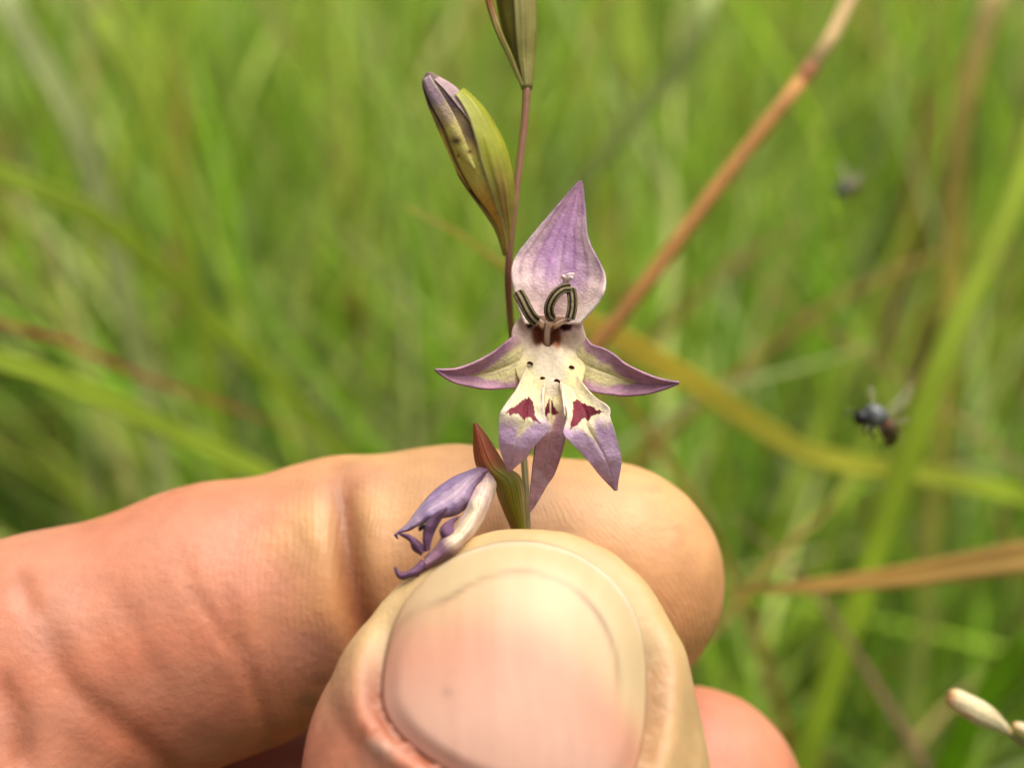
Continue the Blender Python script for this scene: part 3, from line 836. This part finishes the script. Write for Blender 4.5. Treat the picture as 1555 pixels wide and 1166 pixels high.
def inpoly(X, Y, poly):
    poly = A(poly, float); ins = np.zeros(len(X), bool); j = len(poly) - 1
    for i in range(len(poly)):
        xi, yi = poly[i]; xj, yj = poly[j]
        ins ^= ((yi > Y) != (yj > Y)) & (X < (xj - xi) * (Y - yi) / (yj - yi + 1e-9) + xi); j = i
    return ins
z2 = lambda l: [(640 + a / 3.702, 480 + b / 3.702) for a, b in l]
MARK_L = z2([(470, 542), (520, 510), (560, 482), (598, 458), (628, 486), (634, 540), (640, 570), (672, 610), (600, 572), (570, 580), (540, 552), (500, 556)])
MARK_M = z2([(683, 566), (684, 528), (700, 500), (716, 470), (735, 474), (745, 515), (778, 545), (760, 558), (735, 553), (715, 548), (700, 566)])
MARK_R = z2([(850, 488), (876, 472), (900, 490), (960, 512), (1035, 546), (960, 558), (942, 592), (905, 574), (880, 610), (830, 644), (850, 560)])

def c_low(mark, ysplit, tipcol, gap=None):
    def f(X, Y, T, U, v):
        n = wob(v, 2., 46); n2 = wob(v, 7, 47)
        c = np.tile(lin(219, 212, 178), (len(X), 1))
        c = mix(c, lin(222, 212, 206), sstep(.55, .95, np.abs(U - .5) * 2) * .6)
        c = mix(c, lin(214, 206, 140), (1 - sstep(.0, .5, T)) * .4)
        e = np.abs(U - .5)
        ys = ysplit + 26 * np.exp(-(e / .11) ** 2) + 4 * n + 3 * n2 - 8
        lil = sstep(-10, 12, Y - ys)
        c = mix(c, tipcol, lil)
        c = mix(c, lin(192, 172, 196), lil * .35 * sstep(.2, .9, n + .5))
        c = mix(c, lin(150, 112, 134), sstep(.85, 1, T) * .5)
        c = mix(c, lin(196, 182, 180), lil * np.exp(-(e / .06) ** 2) * .6 * (1 - sstep(.75, .95, T)))
        jx, jy = 1.1 * wob(v, 14, 48), 1.1 * wob(v, 17, 49)
        m = inpoly(X + jx, Y + jy, mark).astype(float)
        if gap: m = m * (1 - np.exp(-((X - gap) / .9) ** 2) * sstep(600, 610, Y))
        return mix(c * (1 + .04 * n2[:, None]), WINE * (1 + .25 * n[:, None]), m)
    return f
sheet("middle_lower_petal", flower,
      [(822, 572), (822, 590), (820, 612), (816, 636), (815, 660), (811.5, 688), (807.5, 723), (803.4, 766), (804.5, 776)],
      [(852, 572), (854, 590), (857, 615), (858, 647), (857, 666), (853.4, 685), (842.6, 717.7), (829, 739), (815.6, 763.6), (806, 777)],
      [(0, 86.6, 86.9, 86.6), (.2, 84.6, 85.2, 84.6), (.4, 83.9, 84.5, 83.9), (.6, 84.6, 84.9, 84.6), (1, 86.2, 86.2, 86.2)],
      c_low(MARK_M, 638, lin(170, 130, 142), gap=640 + 722 / 3.702), nu=100, nv=51, seed=4)
sheet("lower_petal", flower,
      [(803, 546), (800, 556), (794, 568), (786, 588), (772.4, 607), (760, 626), (757.5, 640), (758, 660), (759, 677), (764.3, 696), (772.5, 714)],
      [(830, 556), (829.5, 570), (828, 588), (826.4, 604), (826.5, 622), (828, 634), (837, 646.5), (829, 658.3), (813, 674.5), (799.4, 693.4), (787, 704), (775, 715)],
      [(0, 87.4, 87.4, 87.4), (.15, 85.4, 85.8, 85.0), (.35, 83.4, 83.8, 83.2), (.5, 82.6, 82.9, 82.9), (.75, 83.3, 83.0, 83.3), (1, 84.6, 84.6, 84.6)],
      c_low(MARK_L, 648, lin(198, 170, 208)), nu=120, nv=81, seed=5)
sheet("lower_petal", flower,
      [(843, 560), (847, 572), (851, 590), (856, 609.7), (861, 628), (859, 642), (855.5, 658.5), (869.6, 674.5), (888.5, 693.4), (902, 709.6), (918, 728.5), (934, 744)],
      [(869, 552), (873, 562), (880, 575), (894, 593.5), (907.4, 605.6), (925, 619), (926.5, 634), (934.4, 658), (941, 685), (943, 704), (938.5, 728.5), (936.5, 744.5)],
      [(0, 87.4, 87.4, 87.4), (.15, 85.0, 85.8, 85.4), (.35, 83.2, 83.8, 83.4), (.5, 82.9, 82.9, 82.6), (.75, 83.3, 83.0, 83.3), (1, 84.6, 84.6, 84.6)],
      c_low(MARK_R, 652, lin(192, 162, 202)), nu=120, nv=81, seed=6)
# small dark-rimmed humps at the foot of each lower petal
for (hx_, hy_, hd) in ((805, 552.5, 86.6), (824.5, 575.5, 85.9), (846, 579, 85.6), (868, 558.5, 86.6)):
    limb("petal_ridge", flower, [(hx_ - 4, hy_ - .5, hd), (hx_ - 1, hy_ - 1.5, hd - .25), (hx_ + 2, hy_ - .5, hd - .2), (hx_ + 4, hy_ + 2, hd)], [.05, .11, .10, .04],
         [lin(110, 70, 60), lin(70, 24, 34), lin(90, 40, 40), lin(60, 20, 30)], mat=M_ANTHER, sides=8, n=12)
for x0_, x1_, y0_, y1_ in ((825, 824, 580, 625), (853, 858, 583, 632)):
    limb("petal_keel", flower, [(x0_, y0_, 85.5), ((x0_ + x1_) / 2, (y0_ + y1_) / 2, 83.9), (x1_, y1_, 83.3)], [.05, .09, .04], [lin(224, 214, 206)] * 3, mat=M_PETAL, sides=8, n=16)

def anther(parent, pts, w, label=None):
    """flattened pollen sac with pale seams running along it"""
    n, k = 40, 15
    q = resample(A([list(P(*a)) for a in pts]), n)
    tan = np.gradient(q, axis=0); tan /= np.linalg.norm(tan, axis=1, keepdims=True)
    sd = np.cross(tan, A([0, 0, 1.])); sd /= np.linalg.norm(sd, axis=1, keepdims=True); fz = np.cross(sd, tan)
    a = np.linspace(0, 2 * np.pi, k * 2, endpoint=False)
    w = w * 1.3
    t = np.linspace(0, 1, n)[:, None]
    r = w * .5 * np.clip(np.minimum(t / .06, (1 - t) / .05), .55, 1) * (1 + .13 * np.cos(4 * a + np.pi)[None])
    v = q[:, None] + r[..., None] * (sd[:, None] * np.cos(a)[None, :, None] + .5 * fz[:, None] * np.sin(a)[None, :, None])
    s = np.cos(a)
    dark, seam = lin(28, 19, 11), lin(164, 148, 106)
    m = (np.exp(-((np.abs(s) - .10) / .07) ** 2) + .85 * np.exp(-((np.abs(s) - .66) / .09) ** 2)) * (np.sin(a) > -.2)
    c = np.tile(mix(dark[None], seam, np.clip(m, 0, 1) * .95)[None], (n, 1, 1))
    end = sstep(.05, .0, t) if False else (t > .97).astype(float) + (t < .02)
    c = c * (1 - .8 * end[..., None]) + lin(226, 214, 186) * .8 * end[..., None]
    f = [list(z) for z in grid_faces(n, 2 * k, True)] + [list(range(2 * k))[::-1], list(range((n - 1) * 2 * k, n * 2 * k))]
    o = mesh_obj("anther", v.reshape(-1, 3), f, M_ANTHER, c.reshape(-1, 3), parent=parent)
    return o
anther(flower, [(786, 443, 84.6), (793, 455, 84.0), (801, 471, 83.7), (808, 482, 83.7), (816, 490, 84.0)], .66)
anther(flower, [(842, 486, 84.4), (835, 479, 84.2), (834, 465, 84.0), (842, 449, 84.0), (854, 439, 84.3), (867, 437, 84.9)], .56)
anther(flower, [(866, 437, 84.9), (869, 450, 84.7), (869, 468, 84.5), (865, 486, 84.4)], .56)
for pts in ([(824, 497, 88.6), (822, 492, 87.4), (819, 488, 86.0), (815, 487, 84.4)], [(833, 497, 88.6), (837, 492, 87.4), (841, 489, 86.0), (842, 486, 84.6)], [(842, 497, 88.6), (848, 492, 87.4), (857, 488, 86.0), (864, 486, 84.6)]):
    limb("filament", flower, pts, [.16, .17, .16, .12], [lin(206, 182, 150), lin(214, 196, 180), lin(206, 184, 176), lin(150, 110, 100)], mat=M_PETAL)
limb("style", flower, [(831, 522, 88.8), (831, 504, 87.9), (838, 470, 87.1), (848, 445, 87.1), (856, 434, 86.9), (861, 425, 86.7)], [.2, .2, .16, .2, .3, .18], [lin(208, 186, 160), lin(212, 190, 180), lin(204, 178, 184)], mat=M_PETAL)
for pts in ([(858, 426, 86.9), (856, 421, 86.6), (853, 420, 86.5)], [(860, 425, 86.9), (864, 419, 86.6), (872, 417, 86.4)], [(861, 426, 86.9), (866, 423, 86.3), (869, 421, 86.1)]):
    limb("stigma", flower, pts, [.12, .20, .14], [lin(200, 182, 188), lin(214, 200, 200), lin(208, 194, 196)], mat=M_PETAL, n=14)

# --- the spotted bud on the left
bud_st = [(648.5, 112, 4, 89.5), (652, 118, 11, 89.5), (659, 130, 18, 89.6), (674, 150, 27, 89.8), (700, 187, 36, 90.2), (726, 236, 38.5, 90.5), (745, 278, 32, 90.6), (757, 312, 23, 90.8), (766, 348, 12, 91), (771.5, 388, 5, 91.2)]
def spots(X, Y, c):
    for sx, sy, r in ((694, 214, 9), (713, 231, 5), (696, 237, 3.5)):
        c = mix(c, lin(60, 42, 22), np.exp(-(((X - sx) / r) ** 2 + ((Y - sy) / (r * .6)) ** 2)) * .95)
    return c
def bud_core(X, Y, T, U, v):
    n = wob(v, 2.5, 60)
    c = np.tile(lin(240, 220, 110), (len(X), 1))
    c = mix(c, lin(206, 162, 60), sstep(.56, .76, T) * .8)
    c = mix(c, lin(100, 78, 92), (1 - sstep(.14, .34, T + .06 * n)) * .9)
    c = mix(c, lin(194, 178, 178), np.exp(-((U - .42) / .10) ** 2) * (1 - sstep(.25, .4, T)) * .7)
    c = mix(c, lin(86, 64, 84), np.exp(-((U - .75) / .07) ** 2) * (1 - sstep(.38, .5, T)) * .8)
    return spots(X, Y, c)
bud = pod("bud", plant, bud_st, [-180], [180], .93, bud_core, nu=80, nv=65)
bud["label"] = "furled yellow bud with purple tip and dark spots"
def c_fold(base, tipc, edge):
    def f(X, Y, T, U, v):
        n = wob(v, 3, 61)
        c = mix(np.tile(tipc, (len(X), 1)), base, sstep(.10, .36, T + .05 * n))
        c = mix(c, edge, sstep(.80, .97, np.abs(U - .5) * 2) * .75)
        return spots(X, Y, c)
    return f
pod("petal_fold", bud, bud_st, [160, 152, 146, 150, 160, 178], [228, 232, 236, 226, 210, 182], .99, c_fold(lin(224, 200, 90), lin(92, 70, 92), lin(70, 50, 60)), .015, .62, solid=.12)
pod("petal_fold", bud, bud_st, [84, 92, 98, 102, 106, 112], [150, 144, 140, 136, 128, 114], 1.0, c_fold(lin(238, 224, 126), lin(172, 150, 166), lin(206, 198, 160)), .02, .55, solid=.12, bulge=.04)
pod("petal_fold", bud, bud_st, [40, 36, 46, 58, 70], [74, 76, 78, 76, 72], 1.03, c_fold(lin(130, 104, 110), lin(186, 160, 170), lin(220, 208, 196)), .05, .40, solid=.12)
def c_bract(X, Y, T, U, v):
    n = wob(v, 2, 62)
    c = mix(np.tile(lin(152, 162, 44), (len(X), 1)), lin(132, 132, 54), sstep(.45, .8, T))
    c = mix(c, lin(150, 108, 92), (1 - sstep(.02, .38, U + .06 * n)) * sstep(.3, .6, T) * .85)
    c = mix(c, lin(150, 112, 70), np.exp(-((U - .82) / .10) ** 2) * sstep(.5, .7, T) * .7)
    c = mix(c, lin(214, 206, 160), sstep(.955, 1., U) * .8)
    vn = (.5 + .5 * np.sin(U * 70)) ** 3
    return mix(c, lin(170, 172, 84), vn * .18) * (1 + .05 * n[:, None])
pod("bract", bud, bud_st, [-70], [64, 74, 84, 94, 100, 104, 100, 100], 1.12, c_bract, .17, 1.0, solid=.16, mat=M_PLANT, nu=70, nv=41)
def c_bract2(X, Y, T, U, v):
    c = mix(np.tile(lin(126, 84, 66), (len(X), 1)), lin(150, 140, 66), sstep(.55, .8, T))
    return mix(c, lin(176, 160, 110), sstep(.85, 1, U) * .5)
pod("bract", bud, bud_st, [215, 196, 182, 160, 140, 120], [262, 262, 262, 260, 258, 256], 1.08, c_bract2, .40, 1.0, solid=.14, mat=M_PLANT)

# --- the green bud at the top
top_st = [(764, -185, 3, 91), (768, -150, 16, 91), (773, -100, 27, 91), (778, -50, 31, 91), (782, 0, 30, 91), (788, 50, 25.5, 91), (793, 88, 18, 91), (797, 115, 12, 90.8), (799, 136, 7, 90.6)]
def c_top(X, Y, T, U, v): return np.tile(lin(112, 108, 28), (len(X), 1)) * (1 + .08 * wob(v, 2, 63)[:, None])
tb_ = pod("bud", plant, top_st, [-180], [180], .95, c_top, nu=60, nv=49, mat=M_PLANT)
tb_["label"] = "plain green bud at the top of the stalk"
def c_tb(X, Y, T, U, v):
    c = mix(np.tile(lin(146, 156, 66), (len(X), 1)), lin(152, 150, 90), sstep(.1, .5, U))
    c = mix(c, lin(112, 116, 44), np.exp(-((U - .45) / .12) ** 2) * .6)
    return mix(c, lin(168, 132, 112), (1 - sstep(.0, .28, U)) * .5)
pod("bract", tb_, top_st, [-60], [92, 90, 88, 94, 100, 110, 120], 1.05, c_tb, .05, 1., solid=.16, mat=M_PLANT, nu=60)
sheet("bract", tb_, [(730, -40), (738, 0), (745, 25), (756, 55), (770, 84), (786, 118), (794, 134)], [(742, -40), (747, 0), (754, 25), (764, 55), (777, 84), (789, 116), (797, 134)],
      [(0, 90.4, 90.2, 90.4), (.5, 90, 89.8, 90), (1, 90.4, 90.3, 90.4)], lambda X, Y, T, U, v: mix(np.tile(lin(160, 108, 60), (len(X), 1)), lin(150, 146, 78), sstep(.15, .6, T)), nu=30, nv=9, mat=M_PLANT)

# --- the wilting flower below, leaning to the left
def c_wbract(X, Y, T, U, v):
    n = wob(v, 2, 65)
    c = mix(np.tile(lin(150, 78, 46), (len(X), 1)), lin(124, 128, 34), sstep(.30, .55, 1 - T + .05 * n))
    c = mix(c, lin(120, 66, 54), sstep(.5, .95, U) * sstep(.35, .6, T) * .8)
    c = mix(c, lin(176, 166, 112), np.exp(-((U - .9) / .08) ** 2) * (1 - sstep(.35, .55, T)) * .7)
    return mix(c, lin(186, 140, 80), (1 - sstep(0, .08, U)) * .6)
wf = sheet("wilting_flower", plant, [(779, 806), (771, 788), (759, 759), (750, 735), (727, 712), (720.5, 690), (719.6, 665), (720.3, 643)],
           [(800, 806), (797.5, 776), (795, 745), (788, 723), (769, 709), (755, 688), (745, 672), (735, 657), (722, 642)],
           [(0, 88.3, 87.4, 88.1), (.4, 87.4, 86.0, 87.6), (.7, 87.3, 86.6, 87.4), (1, 87.4, 87.2, 87.4)], c_wbract, nu=60, nv=25, mat=M_PLANT, ripple=.03)
wf["label"] = "closed wilting mauve flower in a red and green bract"
def c_hood(X, Y, T, U, v):
    n = wob(v, 2, 66)
    c = mix(np.tile(lin(142, 122, 164), (len(X), 1)), lin(168, 148, 178), sstep(-.2, .7, n))
    c = mix(c, lin(190, 172, 184), np.exp(-((U - .45) / .16) ** 2) * (1 - sstep(.5, .8, T)) * .6)
    c = mix(c, lin(116, 78, 106), (1 - sstep(.0, .22, T)) * .8)
    c = mix(c, lin(120, 88, 128), sstep(.9, 1, np.abs(U - .5) * 2) * .6)
    c = mix(c, lin(118, 84, 134), sstep(.78, 1, T) * .7)
    return mix(c, lin(112, 84, 136), veins(U, T, 7, 1) ** 6 * .35)
def c_cream(X, Y, T, U, v):
    n = wob(v, 2.4, 67)
    c = mix(np.tile(lin(226, 208, 190), (len(X), 1)), lin(206, 184, 192), sstep(-.1, .8, n) * .7)
    c = mix(c, lin(224, 212, 166), np.exp(-((U - .3) / .2) ** 2) * sstep(.2, .4, T) * (1 - sstep(.6, .8, T)) * .6)
    c = mix(c, lin(150, 108, 140), sstep(.62, .9, T + .1 * n) * .9)
    c = mix(c, lin(136, 92, 118), (1 - sstep(.0, .13, T)) * .8)
    return mix(c, lin(156, 116, 150), veins(U, T, 6, 3) ** 6 * .35)
def c_dk(X, Y, T, U, v):
    c = mix(np.tile(lin(110, 76, 112), (len(X), 1)), lin(84, 56, 84), sstep(.3, .9, T))
    return mix(c, lin(140, 104, 138), np.exp(-((U - .35) / .12) ** 2) * .5)
sheet("petal", wf, [(739, 712), (727, 710), (712, 715), (688, 724.8), (661, 744), (639, 767.5), (619, 794.4), (606, 806), (599.5, 812)],
      [(742, 716), (732, 730), (723, 742), (711, 767), (693, 781), (668, 787), (641, 795), (622, 804.5), (606, 809), (601, 813)],
      [(0, 86.9, 86.0, 86.9), (.3, 85.6, 83.2, 83.8), (.65, 84.0, 81.6, 82.2), (1, 81.8, 81.8, 81.8)], c_hood, nu=90, nv=45, seed=8, ripple=.13, solid=.1)
sheet("petal", wf, [(736, 716), (724, 738), (714, 758), (707, 775), (690, 802), (671, 816), (661, 831), (645, 846)],
      [(742, 714), (750, 727), (752.5, 741), (740, 777), (720, 811.5), (693, 838.4), (666, 855.5), (646, 864)],
      [(0, 86.8, 86.2, 87.0), (.3, 83.4, 82.0, 84.4), (.7, 81.2, 79.0, 80.4), (1, 80.6, 79.6, 79.9)], c_cream, nu=90, nv=45, seed=9, ripple=.16, solid=.1)
sheet("petal", wf, [(640, 850), (628, 862), (617, 868), (609, 869), (604, 866), (600.5, 860)], [(656, 858), (637, 870), (622, 876), (612, 879.5), (603.5, 875), (599, 862)],
      [(0, 80.2, 79.8, 80.2), (.5, 79.8, 79.3, 79.8), (1, 79.5, 79.4, 79.5)], c_dk, nu=36, nv=13, seed=10, ripple=.12, solid=.09)
sheet("petal", wf, [(646, 838), (642.5, 819), (646, 797), (661, 780), (678, 770)], [(652, 835), (654.7, 821), (661, 804), (670.6, 787), (679.5, 770.5)],
      [(0, 80.4, 79.8, 80.4), (.5, 80.2, 79.4, 80.2), (1, 79.6, 79.6, 79.6)], c_dk, nu=36, nv=13, seed=11, ripple=.12, solid=.09)
sheet("petal", wf, [(644, 836), (638.8, 824), (622, 812.7), (606, 809.5)], [(640, 843), (627, 834), (622, 821), (606, 811)],
      [(0, 80.6, 80.0, 80.6), (.5, 80.4, 79.8, 80.4), (1, 81.2, 81.2, 81.2)], c_dk, nu=30, nv=11, seed=12, ripple=.12, solid=.09)
sheet("petal", wf, [(672, 818), (668, 806), (674, 796), (690, 786)], [(690, 806), (688, 800), (690, 794), (697, 784)],
      [(0, 80.6, 79.8, 80.6), (1, 82.0, 81.6, 82.0)], c_dk, nu=24, nv=11, seed=13, ripple=.12, solid=.09)
limb("anther", wf, [(645, 797, 80.2), (640.5, 800, 79.9), (638, 803, 80.0), (637, 806, 80.2)], [.06, .17, .14, .03], [lin(30, 30, 40)] * 2, mat=M_ANTHER, n=14, sides=10)
limb("petal_tip", wf, [(633, 868, 79.8), (634.5, 873, 79.7), (635, 876, 79.7)], [.12, .07, .015], [lin(96, 66, 96)] * 2, mat=M_PETAL, n=8, sides=8)
limb("petal_tip", wf, [(601, 811, 81.8), (603, 816, 81.7), (605.5, 818, 81.7)], [.14, .09, .02], [lin(92, 66, 110), lin(50, 40, 60)], mat=M_PETAL, n=8, sides=8)

# ------------------------------------------------------------------ bees
def bee(pxs, d0, label, group, wing, legs, ant):
    S = A(pxs, float)
    q = resample(np.hstack([P(S[:, 0], S[:, 1], d0 + S[:, 3]), S[:, 2:3] / FPX * d0]), 44)
    v, f, row = tube(q[:, :3], q[:, 3], 18)
    s = np.linspace(0, 1, 44)
    c = np.tile(lin(74, 80, 82), (44, 1))
    c = mix(c, lin(34, 34, 36), (1 - sstep(.12, .2, s)))
    c = mix(c, lin(140, 146, 140), np.exp(-((s - .36) / .10) ** 2) * .6)  # grey highlight painted onto the thorax
    c = mix(c, lin(150, 96, 58), np.exp(-((s - .56) / .05) ** 2) * .8)
    ab = s > .6
    c = np.where(ab[:, None], mix(lin(28, 24, 22)[None], lin(120, 104, 66), .5 + .5 * np.sin((s - .6) * 50)), c)
    r = empty("bee", W(P(S[3, 0], S[3, 1], d0)), label, "bee", group)
    mesh_obj("body", v, f, M_INSECT, c[row], parent=r)
    for w in wing:
        le, re, dep = w
        sheet("wing", r, le, re, [(0, dep, dep, dep), (1, dep + w_off(dep), dep + w_off(dep), dep + w_off(dep))], lambda X, Y, T, U, v: np.tile(lin(206, 196, 160), (len(X), 1)), nu=20, nv=11, solid=.02, mat=M_WING)
    for p_ in legs: limb("leg", r, p_, [.10, .12, .09, .04], [lin(40, 28, 24), lin(70, 40, 28)], mat=M_INSECT, n=14, sides=8)
    for p_ in ant: limb("antenna", r, p_, [.05, .045, .05], [lin(44, 36, 34)] * 2, mat=M_INSECT, n=12, sides=8)
    for e in ((-1, .35), (1, .35)):
        pass
    return r
def w_off(d): return 1.2
B = 109.
bee([(1297.5, 630, 4, 0), (1301, 632, 10, 0), (1307, 634, 12.5, 0), (1312, 634, 12.5, 0), (1319, 632, 17, 0), (1327, 632, 19.5, 0), (1336, 635, 16, 0), (1342, 641, 12, 0), (1347, 647, 12, 0), (1352, 656, 12, .3), (1354, 664, 10, .5), (1352, 672, 6.5, .6), (1348, 678, 1.5, .6)],
    B, "dark bee with a striped abdomen hovering beside the broad yellow-green blade", None,
    [([(1338, 630), (1352, 612), (1366, 594), (1383, 578), (1386, 574)], [(1344, 634), (1362, 628), (1380, 612), (1388, 594), (1387, 575)], B - .8),
     ([(1340, 634), (1358, 634), (1374, 632), (1384, 634)], [(1344, 638), (1358, 643), (1370, 644), (1384, 637)], B - .6),
     ([(1322, 620), (1321, 606), (1318, 592), (1322, 582)], [(1328, 619), (1329, 606), (1328, 594), (1323, 582)], B + 1.2)],
    [[(1318, 645, B - .6), (1313, 653, B - .9), (1316, 660, B - .8), (1313, 664, B - .8)], [(1326, 648, B - .8), (1322, 656, B - 1), (1327, 662, B - 1), (1325, 668, B - 1)],
     [(1336, 645, B - .6), (1338, 656, B - .9), (1345, 668, B - .8), (1338, 684, B - .8)]],
    [[(1300, 625, B - .4), (1290, 624.5, B - .6), (1278, 626, B - .7)], [(1300, 626, B + .5), (1291, 628, B + .6), (1281, 632, B + .6)]])
B2 = 160.
bee([(1266, 294, 2, 0), (1268, 293, 5, 0), (1271, 292, 6, 0), (1274, 291, 6, 0), (1278, 289, 10, 0), (1284, 287, 12, 0), (1290, 285, 9, 0), (1293, 284, 6, 0), (1296, 283, 7, 0), (1300, 283, 6.5, 0), (1303, 284, 4, 0), (1306, 285, 1, 0)],
    B2, "small dark bee hovering beside the orange stalk", None,
    [([(1282, 279), (1278, 266), (1272, 252), (1274, 244)], [(1288, 278), (1290, 264), (1284, 250), (1276, 244)], B2 - .8),
     ([(1286, 279), (1292, 268), (1302, 260), (1308, 260)], [(1291, 281), (1302, 276), (1310, 268), (1309, 261)], B2 - .6)],
    [[(1280, 297, B2 - .4), (1279, 301, B2 - .6), (1281, 305, B2 - .6), (1280, 309, B2 - .6)], [(1287, 296, B2 - .4), (1289, 301, B2 - .6), (1288, 305, B2 - .6), (1290, 309, B2 - .6)]],
    [[(1269, 290, B2 - .4), (1264, 287, B2 - .4), (1259, 288, B2 - .4)]])

# ------------------------------------------------------------------ pale dry flower head, lower right
hd = empty("dry_flower_head", W(P(1700, 1230, 108)), "pale cream dry flower head on a thin stalk below the level tan leaf", "flower head")
hs = [(1439, 1055, 4, 101), (1446, 1058, 12, 101), (1462, 1067, 15, 101), (1484, 1080, 17, 101), (1503, 1091, 14, 101.5), (1518, 1101, 9, 102), (1532, 1111, 6.5, 102.5)]
def c_head(X, Y, T, U, v):
    n = wob(v, 2.5, 70)
    c = mix(np.tile(lin(226, 214, 176), (len(X), 1)), lin(206, 172, 112), sstep(.2, 1, n) * .6)
    return mix(c, lin(196, 140, 70), (1 - sstep(.0, .12, T)) * .7)
h0 = pod("head", hd, hs, [-180], [180], .92, c_head, nu=40, nv=33)
for a_ in (-60, 10, 75, 140, 210):
    pod("scale", h0, hs, [a_, a_ - 4], [a_ + 62, a_ + 70], 1.04, c_head, .0, .9, solid=.12, nu=26, nv=11, seed=a_)
limb("stalk", hd, [(1526, 1106, 102.2), (1545, 1122, 103), (1580, 1146, 104), (1640, 1190, 106), (1700, 1230, 108), ], [.30, .24, .22, .22, .22], [lin(170, 160, 120), lin(120, 118, 90)])
pod("bract", hd, [(1538, 1100, 3, 102.2), (1546, 1103, 8, 102.2), (1558, 1110, 10, 102.6), (1575, 1124, 7, 103), (1590, 1150, 3, 104)], [-180], [180], 1., c_head, nu=24, nv=17)
# its stalk goes on down to the soil
q0 = W(P(1700, 1230, 108)); 
qg = resample(np.vstack([W(P(1640, 1190, 106)), q0, q0 + A([.03, .03, -.12]), A([q0[0] + .05, q0[1] + .06, -.004])]), 30)
vv, ff, row = tube(qg, .00022, 8)
mesh_obj("stalk", vv, ff, M_PLANT, np.tile(lin(120, 118, 80), (len(vv), 1)), parent=hd, world=True, attrs={"across": np.zeros(len(vv))})
